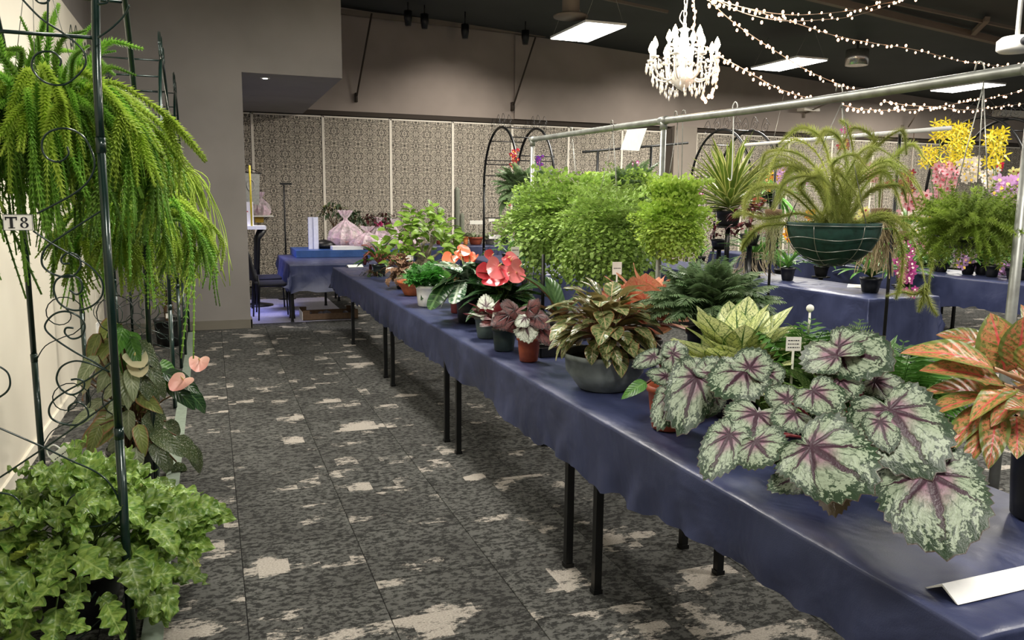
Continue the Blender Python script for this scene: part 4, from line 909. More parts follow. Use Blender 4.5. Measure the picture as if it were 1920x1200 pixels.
P = Vector((-.60, 3.74, 1.93)); tassel_basket('largest hanging tassel fern, filling the top of the near green arch', P, 2.675, [(TS1, 165, (-.35, .25), (.5, .93), 'tassel'), (TS2, 60, (-.1, .35), (.7, 1.1), 'tassel'), (TSU, 26, (-.2, .7), (.7, 1.1), 'sprig')])
P = aty(262, 405, 4.5); tassel_basket('fresh green hanging tassel fern lower down behind the near arch post', P, 2.0, [(TS2, 60, (-.3, .2), (.5, .85), 'tassel'), (TS1, 40, (-.3, .2), (.5, .8), 'tassel')], .12)
RH = meshes(lambda i: strand([(0, 0, 0), (.12, 0, .03), (.25, rg.uniform(-.06, .06), -.1), (.27+rg.uniform(-.1, .1), rg.uniform(-.1, .1), -.5), (.28+rg.uniform(-.1, .1), rg.uniform(-.1, .1), -1.0)], .014, 50, 4, seed=i, core=.5), 5, K['tassel_y'], 'tassel')
RK = meshes(lambda i: strand([(0, 0, 0), (.1, .05, .05), (.2, -.08, 0), (.26, .07, .08), (.3, -.02, -.06)], .016, 20, 4, seed=i, core=.55), 4, K['tassel_y'], 'curl')
P = aty(312, 330, 7.1); t = tassel_basket('long yellow-green hanging plant in the second green arch', P, 2.66, [(RH, 90, (-.3, .2), (.6, .95), 'tassel'), (TS2, 50, (-.2, .3), (.45, .75), 'tassel')], .12)
# potted trailing plant below it
P = atz(317, 652, 0); t = thing('potted_rhipsalis', 'trailing curly yellow-green plant in a black pot on the floor by the grey wall', 'potted plant', (P.x, P.y+.15, 0))
pot(t, .15, .29, M_BPOT, .12)
b = MB()
for k in range(5): b.tube(bez([(R(-.03, .03), R(-.03, .03), .26), (R(-.05, .05), R(-.05, .05), .4), (R(-.08, .08), R(-.08, .08), .6)], 4), .011, 6)
o = b.obj('trunk', M_BSTEM, t); o['kind'] = 'stuff'
for k in range(120):
    az = R(0, 6.28); q = R(.0, .28); M = Matrix.Translation((q*math.cos(az), q*math.sin(az), R(.48, 1.15))) @ Matrix.Rotation(R(0, 6.28), 4, 'Z') @ Matrix.Rotation(R(-.5, .5), 4, 'Y') @ Matrix.Scale(R(.5, 1), 4)
    put('curl', random.choice(RK), t, M)
o = label_card((.0, -.12, .34), .035, .05, 0, None, parent=t)
# spotted cane begonia with anthurium flowers
P = atz(272, 925, 0); t = thing('spotted_begonia', 'tall spotted-leaf begonia in a black pot behind the near green arch', 'potted plant', (P.x-.05, P.y+.1, 0)); C0 = Vector(t.location)
pot(t, .14, .24, M_BPOT)
BL = {k: [blade(.42, ovate, R(.5, 1.0), .2, 10, 4, .02, 3, seed=i).mesh('leaf', K[k]) for i in range(3)] for k in ('spotted', 'olive', 'paleveined', 'green', 'dark')}
S = Stems()
specs = [(215, 665, 'green'), (258, 655, 'green'), (160, 672, 'olive'), (185, 668, 'olive'), (232, 690, 'green'), (150, 700, 'paleveined'), (185, 725, 'paleveined'), (175, 705, 'olive'), (140, 735, 'olive'), (310, 690, 'spotted'), (300, 720, 'spotted'), (285, 705, 'spotted'),
         (270, 680, 'spotted'), (340, 730, 'green'), (345, 700, 'green'), (365, 755, 'dark'), (395, 765, 'dark'), (370, 720, 'dark'), (150, 775, 'paleveined'), (200, 750, 'paleveined'), (250, 735, 'paleveined'), (325, 790, 'spotted'), (330, 840, 'spotted'), (370, 860, 'spotted'), (385, 880, 'spotted'), (310, 880, 'spotted'),
         (215, 800, 'paleveined'), (240, 815, 'paleveined'), (165, 800, 'olive'), (180, 830, 'olive'), (255, 860, 'paleveined'), (270, 840, 'olive'), (280, 790, 'olive'), (225, 870, 'olive'), (300, 830, 'spotted'), (345, 910, 'spotted'), (290, 760, 'olive'), (205, 840, 'paleveined'), (345, 815, 'spotted'), (262, 775, 'spotted')]
for (px, py, k) in specs+[(x+R(-25, 25), y+R(-22, 22), k) for x, y, k in specs if 130 < x < 330]+[(x+R(-30, 30), y+R(-10, 36), k) for x, y, k in specs if 160 < x < 330]:
    T = aty(px, py, C0.y+R(-.25, .25)); z0 = max(.28, T.z+R(.0, .12)); A = Vector((C0.x+(T.x-C0.x)*.45, C0.y+(T.y-C0.y)*.5, z0)); L = max(.13, (T-A).length); L = R(.15, .24)
    d = (T-A).normalized(); d.z -= R(.1, .7); d.normalize(); base = T-d*L*.8
    S.add([(base-C0)*0+Vector((R(-.04, .04), R(-.04, .04), .22)), (base-C0)*.45+Vector((0, 0, .22)), base-C0], .005)
    M = frame(base, d, Vector((R(-.3, .3), -.8, .8)), (L, L, L)); put('leaf', random.choice(BL[k]), t, local(t, M))
S.obj(t, M_BSTEM)
def anth_flower(t, P, d, size, mat, up=(0, 0, 1), zsp=1, sub=True):
    sp = put('spathe', HEARTS[mat], t, local(t, frame(P, d, up, size)))
    b = MB(); b.tube([(0, 0, .02), (.1, 0, .3), (.16, 0, .62)], [.07, .065, .02], 6); put('spadix', SPX, sp)
HEARTS = {}
_b = MB(); _b.tube([(0, 0, .02), (.08, 0, .22), (.16, 0, .5)], [.05, .06, .02], 6); SPX = _b.mesh('spadix', M_SPADIX)
for nm, a, b_ in [('white', (226, 226, 190), (206, 196, 160)), ('pink', (236, 196, 176), (216, 150, 140)), ('orange', (228, 96, 66), (236, 130, 96)), ('red', (206, 52, 70), (226, 90, 100)), ('rose', (226, 110, 116), (232, 140, 140))]:
    HEARTS[nm] = polar_leaf(lambda a: heart(a, 0, .66), 5, 30, -.14, .05, 1).mesh('spathe', petal(nm+'_spathe', a, b_, rough=.2, trans=.15))
for px, py, sz, m_ in [(252, 668, .09, 'white'), (258, 686, .08, 'white'), (344, 712, .09, 'pink'), (374, 676, .08, 'pink')]:
    T = aty(px, py, C0.y-.15); anth_flower(t, T, Vector((R(-.5, .8), -.5, -.4)), sz, m_, (0, -.6, 1))
# bright lobed fern in the foreground
P = atz(150, 1195, 0); t = thing('lobed_fern', 'bright green lobed-leaf fern in a black pot at the bottom left', 'potted plant', (-.52, 3.26, 0)); C0 = Vector(t.location)
pot(t, .15, .22, M_BPOT, .12)
LB = [blade(.72, ovate, R(.5, 1.5), .15, 26, 6, .13, 4, lobes=3.5, jag=.03, twist=R(-.5, .5), seed=i).mesh('leaf', K['lobed']) for i in range(6)]
LY = [blade(.8, ovate, .5, .1, 16, 6, .09, 4, lobes=3.5, jag=.12, seed=i+9).mesh('leaf', K['lobed_y']) for i in range(2)]
S = Stems()
for k in range(290):
    az = R(0, 2*PI); e = R(-.4, 1.45); q = R(.55, 1.0); c = Vector((0, 0, .27))
    p = c+Vector((math.cos(az)*math.cos(e)*.38*q, math.sin(az)*math.cos(e)*.42*q, math.sin(e)*.30*q)); d = dirv(az+R(-.7, .7), e*.6+R(-.7, .5)); L = R(.10, .18)
    if k % 4 == 0: S.add([(R(-.05, .05), R(-.05, .05), .24), p*.55+Vector((0, 0, .2)), p], .003)
    put('leaf', random.choice(LB if k % 14 else LY), t, frame(p, d, Vector((R(-.8, .8), R(-1.1, .3), 1)), (L, L, L)))
for px, py in [(345, 960), (372, 948), (385, 965), (360, 975), (330, 1010), (345, 1020), (150, 1140), (110, 1120), (165, 1120), (345, 985)]:
    p = aty(px-20, py+5, 3.3); d = aty(px+20, py-5, 3.25)-p; put('leaf', random.choice(LB), t, local(t, frame(p, d, (0, -.7, 1), .17)))
    S.add([(0, 0, .24), (p-C0)*.5+Vector((0, 0, .15)), p-C0], .003)
S.obj(t, M_STEM)

# ================================================================ PLANTS ON THE NEAR TABLE
random.seed(33)
def tpot(name, label, px, py, r, h, mat, back=True, rb=None, cat='potted plant', group=None, **k):
    """a pot whose front foot shows at pixel (px, py) on the cloth"""
    P = atz(px, py, TZ+.004); d = Vector((P.x, P.y, 0)).normalized(); P = P+d*((rb or r*.74)); t = thing(name, label, cat, (P.x, P.y, TZ+.004), 0, group)
    pot(t, r, h, mat, rb, **k); return t
rexm = {k: [polar_leaf(lambda a, s_=s_: heart(a, s_*.16, .58), 8, 72, .15, .06, 2, .045, cup=.03, seed=i).mesh('leaf', K[k]) for i, s_ in enumerate((-1, 1, .3))] for k in ('rex', 'rex_red', 'rex_pale')}
def traced(t, S, sid, base, tip, wpx, db, dt, kind='rex', root=(0, 0, .12), nrm=None, v=None, narrow=.58, flip=False):
    """a leaf at its own depth: stalk end, tip, breadth as seen from the camera"""
    B = atd(*base, db); T = atd(*tip, dt); L = (T-B).length; W = wpx*((db+dt)/2)/F0; m = rexm[kind][sid % 3] if kind in rexm else BL[kind][sid % len(BL[kind])]
    n = nrm or ((EYE-B).normalized()*.9+Vector((R(-.15, .15), 0, .5)))
    y = W/1.08 if kind in rexm else W/.42
    M = frame(B, T-B, n, (L, y, (L+y)/2)); o = put('leaf', m, t, local(t, M)); C_ = Vector(root); Bl = B-Vector(t.location)
    S.add([C_, C_*.4+Bl*.6+Vector((0, 0, .03))-n*.02, Bl-n.normalized()*.012], .0042); return o
# the big rex begonia
t = thing('rex_begonia', 'largest rex begonia with huge silver and purple leaves spilling over the cloth', 'potted plant', atz(1548, 905, TZ+.004)); BG = Vector(t.location)
pot(t, .085, .11, M_BPOT)
S = Stems()
for i, a in enumerate([((1572, 652), (1660, 676), 118, 2.12, 2.0), ((1570, 668), (1520, 640), 100, 2.08, 2.2), ((1668, 768), (1745, 870), 165, 1.92, 1.78), ((1742, 888), (1778, 1014), 190, 1.80, 1.66),
                       ((1520, 838), (1628, 905), 165, 1.86, 1.74), ((1368, 815), (1330, 885), 78, 1.98, 1.9), ((1420, 775), (1408, 822), 108, 2.05, 1.97), ((1415, 828), (1446, 862), 100, 1.95, 1.88),
                       ((1524, 733), (1572, 762), 84, 2.02, 1.94), ((1650, 790), (1668, 838), 60, 1.9, 1.84), ((1575, 712), (1600, 744), 66, 2.06, 2.0), ((1478, 750), (1442, 722), 60, 2.1, 2.15), ((1620, 850), (1600, 880), 70, 1.92, 1.88),
                       ((1490, 775), (1462, 800), 66, 2.02, 1.98), ((1640, 715), (1700, 735), 60, 2.08, 2.04), ((1560, 790), (1600, 815), 70, 1.98, 1.95)]):
    traced(t, S, i, *a)
traced(t, S, 1, (1560, 905), (1562, 964), 66, 1.84, 1.80, 'rex', nrm=Vector((.3, .6, -.5)))
traced(t, S, 2, (1505, 890), (1450, 912), 60, 1.9, 1.86, 'rex')
S.obj(t, M_RSTEM)
# second rex begonia
t = tpot('rex_begonia', 'rex begonia with pink-centred silver leaves in a tall terracotta pot', 1252, 811, .082, .165, M_TERRA); S = Stems()
for i, a in enumerate([((1306, 706), (1278, 796), 92, 2.62, 2.5), ((1258, 738), (1238, 797), 58, 2.66, 2.56), ((1262, 663), (1262, 692), 52, 2.75, 2.7), ((1262, 663), (1270, 636), 48, 2.75, 2.8), ((1396, 694), (1352, 736), 100, 2.5, 2.4),
                       ((1405, 690), (1432, 652), 74, 2.5, 2.56), ((1226, 668), (1190, 684), 34, 2.72, 2.7), ((1250, 705), (1216, 700), 36, 2.7, 2.68), ((1330, 700), (1352, 668), 60, 2.62, 2.68), ((1338, 740), (1322, 775), 52, 2.6, 2.54),
                       ((1300, 690), (1325, 676), 50, 2.66, 2.7), ((1440, 700), (1462, 716), 54, 2.5, 2.46)]):
    traced(t, S, i, *a, root=(0, 0, .15))
traced(t, S, 0, (1212, 716), (1166, 742), 26, 2.7, 2.66, 'green', root=(0, 0, .15)); S.obj(t, M_RSTEM)
t = tpot('terracotta_pot', 'small terracotta pot mostly hidden between the two big rex begonias', 1335, 772, .055, .1, M_TERRA, cat='pot')
rosette(t, [rexm['rex'][0]], 6, (0, 0, .09), (.06, .09), (-.2, .8), (.02, .04), stem=M_RSTEM)
# orange aglaonema at right edge
AG = {k: [blade(.40, lance, R(.3, .8), .28, 12, 4, .012, 2, seed=i).mesh('leaf', K[k]) for i in range(3)] for k in ('aglao_red', 'aglao_salmon', 'aglao_green', 'snow', 'snow_dark')}
AG['aglao_green'] = [blade(.52, lance, R(.5, 1.1), .22, 12, 4, .02, 2, seed=i).mesh('leaf', K['aglao_green']) for i in range(3)]; AG['aglao_salmon'] = [blade(.6, lance, R(-.1, .4), .2, 12, 4, .03, 2, seed=i).mesh('leaf', K['aglao_salmon']) for i in range(3)]
AG['snow'] = [blade(.58, lance, R(-.1, .3), .16, 10, 4, .01, 2, seed=i).mesh('leaf', K['snow']) for i in range(3)]
P = atz(1968, 990, TZ+.004); t = thing('orange_aglaonema', 'coral and green leaved plant in a tall black pot at the right edge', 'potted plant', P+Vector((.05, .06, 0))); pot(t, .09, .225, M_BPOT, .075); S = Stems()
for i, (b_, tp, w, db, dt) in enumerate([((1862, 690), (1732, 618), 62, 2.0, 1.92), ((1880, 720), (1762, 660), 64, 2.02, 1.9), ((1868, 660), (1776, 604), 58, 2.15, 2.15), ((1885, 700), (1868, 592), 84, 2.12, 2.08), ((1905, 690), (1925, 600), 70, 2.1, 2.05),
        ((1852, 745), (1718, 752), 34, 1.98, 1.88), ((1870, 752), (1780, 700), 52, 2.05, 1.98), ((1856, 760), (1768, 828), 44, 1.97, 1.86), ((1880, 775), (1800, 848), 38, 1.95, 1.82), ((1868, 770), (1862, 850), 50, 1.92, 1.80), ((1905, 780), (1912, 842), 56, 1.92, 1.82),
        ((1900, 730), (1835, 735), 46, 2.0, 1.85), ((1925, 740), (1868, 760), 50, 1.95, 1.85), ((1930, 700), (1950, 640), 70, 2.05, 2.0), ((1940, 760), (1960, 830), 60, 1.95, 1.85), ((1890, 650), (1905, 640), 40, 2.2, 2.25), ((1935, 770), (1900, 745), 44, 1.9, 1.82), ((1880, 735), (1748, 700), 44, 2.1, 2.05)]):
    B = atd(*b_, db); T = atd(*tp, dt); L = (T-B).length; W = w*(db+dt)/2/F0; n_ = (EYE-B).normalized()*.7+Vector((R(-.3, .3), 0, .7))
    put('leaf', AG['aglao_red'][i % 3], t, local(t, frame(B, T-B, n_, (L, W/.38, L)))); Bl = B-Vector(t.location); S.add([(0, 0, .2), (Bl.x*.3, Bl.y*.3, Bl.z*.6+.1), Bl], .005)
rosette(t, AG['aglao_red'], 12, (0, .03, .3), (.14, .2), (.1, 1.3), (.06, .12), stem=M_STEM); S.obj(t, flat('pale_pink_stem', (196, 160, 130), .5))
# cream speckled aglaonema
t = thing('speckled_aglaonema', 'pale cream speckled plant with green edges in the middle of the near row', 'potted plant', (lambda q: (q.x, q.y, TZ+.004))(atz(1385, 690, .96))); pot(t, .10, .13, M_BPOT)
rosette(t, AG['snow'], 46, (0, 0, .15), (.19, .27), (.0, 1.3), (.05, .1), (.4, 1.4), jit=.35, wsc=(1.05, 1.4)); rosette(t, AG['snow_dark'], 14, (0, 0, .12), (.16, .24), (-.5, .2), (.06, .1), (.2, .8), jit=.3)
# big grey bowl of green red-edged aglaonema
t = tpot('bowl_aglaonema', 'green and bronze leaved plant filling the wide grey bowl', 1132, 738, .185, .165, flat('slate_grey_bowl', (116, 124, 122), .55, var=.3, scale=12, bump=.2), rb=.115, belly=.025, n=40)
rosette(t, AG['aglao_green'], 165, (0, 0, .18), (.09, .15), (-.6, .9), (.10, .25), (.25, 1.4), jit=.4, stem=flat('pinkish_stem', (150, 110, 90), .5), wsc=(.95, 1.25))
label_card((-.03, -.165, .19), .026, .1, .05, None, pitch=-.1, roll=.1, parent=t)
# salmon aglaonema behind it
t = thing('salmon_aglaonema', 'salmon orange leaved plant behind the grey bowl', 'potted plant', (2.09, 3.60, TZ+.004)); pot(t, .08, .14, M_BPOT)
rosette(t, AG['aglao_salmon'], 56, (0, 0, .19), (.18, .25), (-.1, 1.35), (.06, .12), (.4, 1.4), jit=.35, wsc=(1.1, 1.5), stem=flat('pale_pink_stem', (196, 160, 130), .5))
# ferns and small palm between
FR = meshes(lambda i: frond(26, .24, rg.uniform(1.2, 2.0), .55, .2, seed=i, b0=-.7), 4, K['fern'], 'frond'); FR2 = meshes(lambda i: frond(16, .26, rg.uniform(1.0, 1.7), .3, .15, seed=i, sub=5), 4, K['fern2'], 'frond')
PALM = meshes(lambda i: frond(12, .42, rg.uniform(.8, 1.3), .35, .05, seed=i, b0=-.7), 3, K['green'], 'frond')
P = atz(1364, 560, .95); t = thing('dark_fern', 'dense dark green tasselled fern beside the pipe rail post', 'potted plant', (2.07, 3.02, TZ+.004)); pot(t, .10, .28, M_BPOT)
dome(t, FR, 160, (0, 0, .3), .05, (.22, .32), (-.05, 1.35), wsc=(.8, 1.1))
for i, (x, y, n, L, mes, lab, z) in enumerate([(2.13, 2.62, 80, (.18, .27), FR2, 'fine feathery fern right of the cream speckled plant', .1), (2.13, 2.25, 95, (.24, .34), FR2, 'fine feathery fern behind the largest begonia, nearer the orange plant', .1),
                                       (2.08, 2.40, 18, (.2, .3), PALM, 'small palm with arching pinnate fronds behind the largest begonia', .13), (2.13, 2.0, 30, (.2, .28), PALM, 'bushy small palm beside the orange leaved plant', .1)]):
    t = thing('feathery_fern' if mes is FR2 else 'parlour_palm', lab, 'potted plant', (x, y, TZ+.004)); pot(t, .06, .09, M_BPOT); dome(t, mes, n, (0, 0, z), .03, L, (.0, 1.35), wsc=(.9, 1.2))
t = thing('variegated_aglaonema', 'small cream splashed plant peeping out behind the largest begonia', 'potted plant', (1.93, 2.12, TZ+.004)); pot(t, .05, .08, M_BPOT); rosette(t, AG['snow_dark'], 22, (0, 0, .12), (.12, .18), (.0, 1.2), (.06, .1))
b = MB(); S_ = meshes(lambda i: blade(.16, strapf, .25, .3, 8, 2), 2, K['green'], 'leaf'); P = atx(1625, 640, 2.1)
t = thing('strap_leaved_seedling', 'upright strap leaves rising behind the largest begonia leaf', 'potted plant', (2.1, P.y, TZ+.004)); pot(t, .05, .08, M_BPOT)
for k, (az, e, L) in enumerate([(2.2, 1.35, .34), (.4, 1.45, .3), (.2, 1.15, .34), (1.2, 1.5, .27), (3.0, 1.2, .2)]): put('leaf', S_[k % 2], t, frame((0, 0, .09), dirv(az, e), -dirv(az, 0), L))
label_card(atx(1488, 645, 1.92), .055, .05, -.3, 'white card with two printed lines between the cream speckled plant and largest begonia', stick=.14, rows=3)
label_card(atx(1295, 678, 1.8), .03, .03, -.3, 'tiny white card among the leaves of the terracotta-potted rex begonia', stick=.1)
label_card(atx(1157, 503, 2.1), .055, .07, -.1, 'white card numbered with one mark, on a black stem under the big maidenhair', stick=atx(1157, 503, 2.1).z-TZ-.04, rows=1)
b = MB(); b.ball((0, 0, 0), .015, 12); b.lathe([(.001, -.1), (.005, -.1), (.004, -.01)], 8); o = b.obj('mushroom_ornament', M_CARD); o.location = atx(1519, 578, 2.15); tag(o, 'small white globe ornament among the feathery ferns', 'ornament')
# three small begonia pots
RS = lambda: random.choice(('rex_red', 'rex_red', 'rex_pale'))
t = tpot('small_begonia', 'small silver and red begonia in a terracotta pot at the cloth edge', 991, 680, .062, .135, M_TERRA, rb=.048)
S = Stems()
for i, (b_, tp, w, k) in enumerate([((985, 605), (992, 636), 44, 'rex_pale'), ((970, 598), (932, 612), 26, 'rex_red'), ((955, 590), (926, 606), 30, 'rex_red'), ((1005, 592), (1022, 610), 34, 'rex_red'), ((992, 580), (1010, 570), 34, 'rex_red'), ((1010, 612), (1036, 640), 36, 'rex_red'), ((965, 582), (945, 572), 34, 'rex_red'), ((985, 596), (972, 610), 26, 'rex_pale')]):
    B = atd(*b_, 4.05); T = atd(*tp, 3.98); L = (T-B).length; W = w*4.0/F0; put('leaf', rexm[k][i % 3], t, local(t, frame(B, T-B, (EYE-B).normalized()+Vector((0, 0, .5)), (L, W, L)))); S.add([(0, 0, .12), B-Vector(t.location)], .003)
S.obj(t, M_RSTEM)
t = tpot('small_begonia', 'dark red begonia in the dark green pot left of the terracotta one', 945, 660, .068, .135, M_GPOT, rb=.055)
rosette(t, rexm['rex_red']+rexm['rex_pale'][:1], 16, (0, 0, .13), (.09, .13), (-.4, .9), (.04, .08), stem=M_RSTEM)
label_card((-.05, -.06, .2), .085, .05, .0, None, parent=t, roll=.12)
t = tpot('small_begonia', 'silver edged begonia in the grey green pot, farthest of three small begonias', 912, 636, .075, .14, flat('grey_green_pot', (84, 98, 94), .5), rb=.055)
rosette(t, rexm['rex_pale']+rexm['rex_red'][:1], 12, (0, 0, .13), (.08, .11), (-.4, .9), (.03, .07), stem=M_RSTEM)
# black nursery trays
for i, (px, py, lab) in enumerate([(1035, 668, 'open black tray behind the terracotta-potted begonia'), (1045, 640, 'second open black tray nearer the dark post')]):
    P = atz(px, py, TZ+.004); b = MB(); b.box((-.13, -.01, 0), (.13, .19, .012)); b.box((-.135, -.015, 0), (.135, -.005, .05)); b.box((-.135, .185, 0), (.135, .195, .05)); b.box((-.14, -.015, 0), (-.13, .195, .05)); b.box((.13, -.015, 0), (.14, .195, .05))
    t = thing('seed_tray', lab, 'tray', P+Vector((.06, 0, 0))); b.obj('tray', M_BPOT, t, False)
    rosette(t, rexm['rex_pale'], 6, (0, .08, .02), (.06, .09), (.0, .8), (.02, .05), stem=M_RSTEM)
# red anthurium
HL = {k: [polar_leaf(lambda a: heart(a, 0, .46), 6, 28, .14, .03, 2, cup=.05, seed=i).mesh('leaf', K[k]) for i in range(2)] for k in ('dark', 'silverleaf', 'green')}
LL = [blade(.34, lance, R(.3, 1.0), .2, 10, 4, .01, seed=i).mesh('leaf', K['dark']) for i in range(3)]
t = thing('red_anthurium', 'anthurium with large crimson and pink blooms in a grey rimmed bowl', 'potted plant', (1.80, 4.98, TZ+.004)); pot(t, .155, .16, flat('stone_grey_bowl', (96, 96, 90), .6), rb=.10)
rosette(t, LL, 44, (0, 0, .17), (.2, .32), (-.2, 1.15), (.04, .1), jit=.3, wsc=(.9, 1.3), stem=M_STEM)
C0 = Vector(t.location); S = Stems()
for px, py, sz, m_, ud in [(922, 480, .07, 'red', .2), (935, 500, .12, 'rose', .6), (968, 512, .10, 'rose', .1), (922, 520, .12, 'red', .5), (952, 484, .08, 'rose', .2), (974, 500, .08, 'rose', .4), (912, 508, .09, 'red', .3), (944, 518, .10, 'red', .3), (958, 490, .08, 'red', .3)]:
    T = atd(px, py, 5.15+R(-.08, .08)); anth_flower(t, T, Vector((R(-.6, .6), -.3, R(-.7, .3))), sz, m_, (R(-.4, .4), -.8, .5)); S.add([(0, 0, .15), (T-C0)*.6+Vector((0, 0, .08)), T-C0], .003)
S.obj(t, M_STEM); label_card(atd(966, 475, 5.3)-C0, .055, .085, 0, None, parent=t); label_card((.06, -.13, .17), .022, .09, 0, None, parent=t, roll=.1)
# orange anthurium in a black pot
t = tpot('orange_anthurium', 'anthurium with orange-red blooms in a ribbed black pot', 881, 607, .10, .2, M_BPOT, rb=.082); C0 = Vector(t.location)
rosette(t, HL['dark']+HL['silverleaf'], 34, (0, 0, .2), (.13, .2), (-.9, .7), (.1, .24), (.2, 1.3), jit=.3, wsc=(.7, 1)); S = Stems()
for px, py, sz in [(846, 482, .09), (862, 470, .08), (868, 482, .07), (880, 480, .07), (890, 486, .06), (850, 500, .06)]:
    T = atd(px, py, 5.85); anth_flower(t, T, Vector((R(-.6, .6), -.3, R(-.6, .2))), sz, 'orange', (R(-.4, .4), -.8, .5)); S.add([(0, 0, .18), (T-C0)*.6+Vector((0, 0, .08)), T-C0], .003)
S.obj(t, M_STEM)
t = tpot('brown_pot_plant', 'small plant in a red-brown pot just left of the ribbed black pot', 857, 588, .055, .15, flat('red_brown_pot', (110, 44, 40), .5), rb=.045); rosette(t, HL['green'], 14, (0, 0, .16), (.09, .13), (-.6, .9), (.06, .12), wsc=(.7, 1))
# white pot with curled leaves
t = tpot('parsley_pot', 'curly bright green plant in a white plastic pot', 803, 576, .098, .165, M_WHITE, rb=.082)
PR = meshes(lambda i: frond(8, .5, .9, 1.0, .4, seed=i, b0=-.3), 3, K['parsley'], 'frond'); dome(t, PR, 80, (0, 0, .16), .05, (.1, .18), (.2, 1.4)); put('leaf', LL[0], t, frame((.05, 0, .22), (-.55, -.5, -.5), (0, -1, 1), .22))
# orange bowl
t = tpot('terracotta_bowl', 'terracotta bowl of small rosettes tilted behind the white pot', 773, 555, .13, .13, flat('orange_terracotta', (176, 96, 54), .6), rb=.07)
rosette(t, [blade(.5, ovate, .3, .2).mesh('leaf', K['paleveined'])], 34, (0, 0, .13), (.05, .09), (.0, 1.2), (.03, .08)); rosette(t, [blade(.5, ovate, .3, .2).mesh('leaf', K['parsley'])], 20, (-.03, -.03, .13), (.04, .07), (.0, 1.2), (.03, .08))
# brown ruffled plant
t = tpot('ruffled_plant', 'brown ruffled plant in a small dark pot left of the terracotta bowl', 753, 542, .06, .09, M_BPOT)
rosette(t, [blade(.9, ovate, 1.3, .1, 10, 4, .12, 4, seed=i).mesh('leaf', K['brownruffle']) for i in range(3)], 70, (0, 0, .14), (.05, .09), (-1.2, 1.3), (.05, .17), (-.4, 1.5), stem=M_BSTEM)
# fig bonsai
t = thing('fig_bonsai', 'bright green leafy fig with a swollen grey trunk', 'potted plant', (2.0, 7.9, TZ+.004)); b = MB(); b.lathe([(.11, 0), (.14, .06), (.13, .06), (.001, .05)], 24); b.obj('pot', M_BPOT, t)
b = MB(); P_ = [(.001, .05), (.10, .05), (.12, .1), (.105, .17), (.07, .22), (.05, .27)]
b.lathe(P_, 14); 
for v in range(len(b.v)): x, y, z = b.v[v]; a = math.atan2(y, x); f = 1+.16*math.sin(3*a+z*20)+.1*math.sin(5*a); b.v[v] = (x*f, y*f, z)
for k in range(9):
    az = k*.7; e = R(.5, 1.3); b.tube(bez([(0, 0, .2), dirv(az, e)*.16+Vector((0, 0, .2)), dirv(az+.3, e*.9)*.34+Vector((0, 0, .24))], 4), [.02]*4+[.012]*5, 6)
for k in range(9): az = k*.7; b.tube(bez([(0, 0, .2), dirv(az, .3)*.11+Vector((0, 0, .16)), dirv(az, -.2)*.13+Vector((0, 0, .03))], 4), .012, 6)
b.obj('trunk', flat('grey_fig_bark', (132, 124, 104), .85, var=.4, bump=.6), t)
FG = [blade(.62, ovate, .5, .2, 6, 4, seed=i).mesh('leaf', K['ficus']) for i in range(3)]
for k in range(299):
    az = R(0, 6.28); e = R(-.35, 1.4); q = R(.6, 1.0)**.7; lob = 1+.22*math.sin(az*3)+.12*math.sin(e*6)
    p = Vector((math.cos(az)*math.cos(e)*.39*q*lob, math.sin(az)*math.cos(e)*.30*q*lob, .34+math.sin(e)*.36*q*lob)); put('leaf', FG[k % 3], t, frame(p, dirv(az+R(-1, 1), R(-.7, .9)), (R(-.6, .6), R(-1, .2), 1), R(.08, .125)))
label_card((-.22, -.3, .28), .08, .05, .1, None, parent=t)
label_card((.1, -.14, .1), .06, .05, .1, None, parent=t)
# bulbous red-stemmed plant at the far end
t = tpot('pitcher_plant', 'red-stemmed plant with hanging dark red pitchers at the far end of the near row', 712, 517, .08, .12, M_GPOT)
rosette(t, [blade(.3, lance, .8, .2, 8).mesh('leaf', K['green'])], 18, (0, 0, .14), (.2, .3), (.0, 1.3), (.04, .1)); S = Stems()
for k in range(30):
    az = R(0, 6.28); p = dirv(az, R(0, .9))*R(.14, .3)+Vector((0, 0, .12)); S.add([(0, 0, .12), p*.6+Vector((0, 0, .12)), p], .006)
    if k < 10: b = MB(); b.lathe([(.001, -.07), (.014, -.06), (.02, -.03), (.013, 0), (.018, .008)], 8); b.obj('pitcher', K['darkred'], t).location = p+Vector((R(-.04, .04), 0, -.04))
S.obj(t, flat('rust_stem', (150, 84, 66), .6))
rosette(t, [blade(.5, ovate, 1.2, .1, 8, 4, .1).mesh('leaf', K['darkgreen2'])], 30, (-.05, -.03, .0), (.05, .08), (-.3, .6), (.04, .16), (.0, .6), name='moss_leaf', stem=M_BSTEM)
label_card((.0, -.05, .36), .05, .05, 0, None, parent=t, stick=.2)
# broad-leaved fern with brown-backed leaf and its dark stake
t = thing('birds_nest_fern', 'broad curved leaf with brown back beneath the big maidenhair', 'potted plant', (2.02, 4.55, TZ+.004)); pot(t, .08, .1, M_BPOT)
NL = [blade(.3, strapf, .9, .35, 14, 4, .01).mesh('leaf', leafy('brown_backed_leaf', (74, 104, 66), (96, 126, 80), back=(104, 74, 44), rough=.3))]
for az, e, L in [(2.6, 1.25, .38), (3.3, .8, .3), (1.6, 1.3, .34), (.4, .9, .3), (4.6, .8, .26), (5.4, 1.1, .28)]: put('leaf', NL[0], t, frame((0, 0, .1), dirv(az, e), (0, 0, 1), L))
P = atx(1017, 600, 1.98); b = MB(); b.tube([(0, 0, 0), (0, 0, .5)], .012, 8); b.lathe([(.05, 0), (.05, .008), (.015, .012)], 12); o = b.obj('plant_stake', M_BLACK); o.location = (1.98, P.y, TZ+.004); tag(o, 'black upright stake left of the bronze leaves, under the big maidenhair', 'stake')

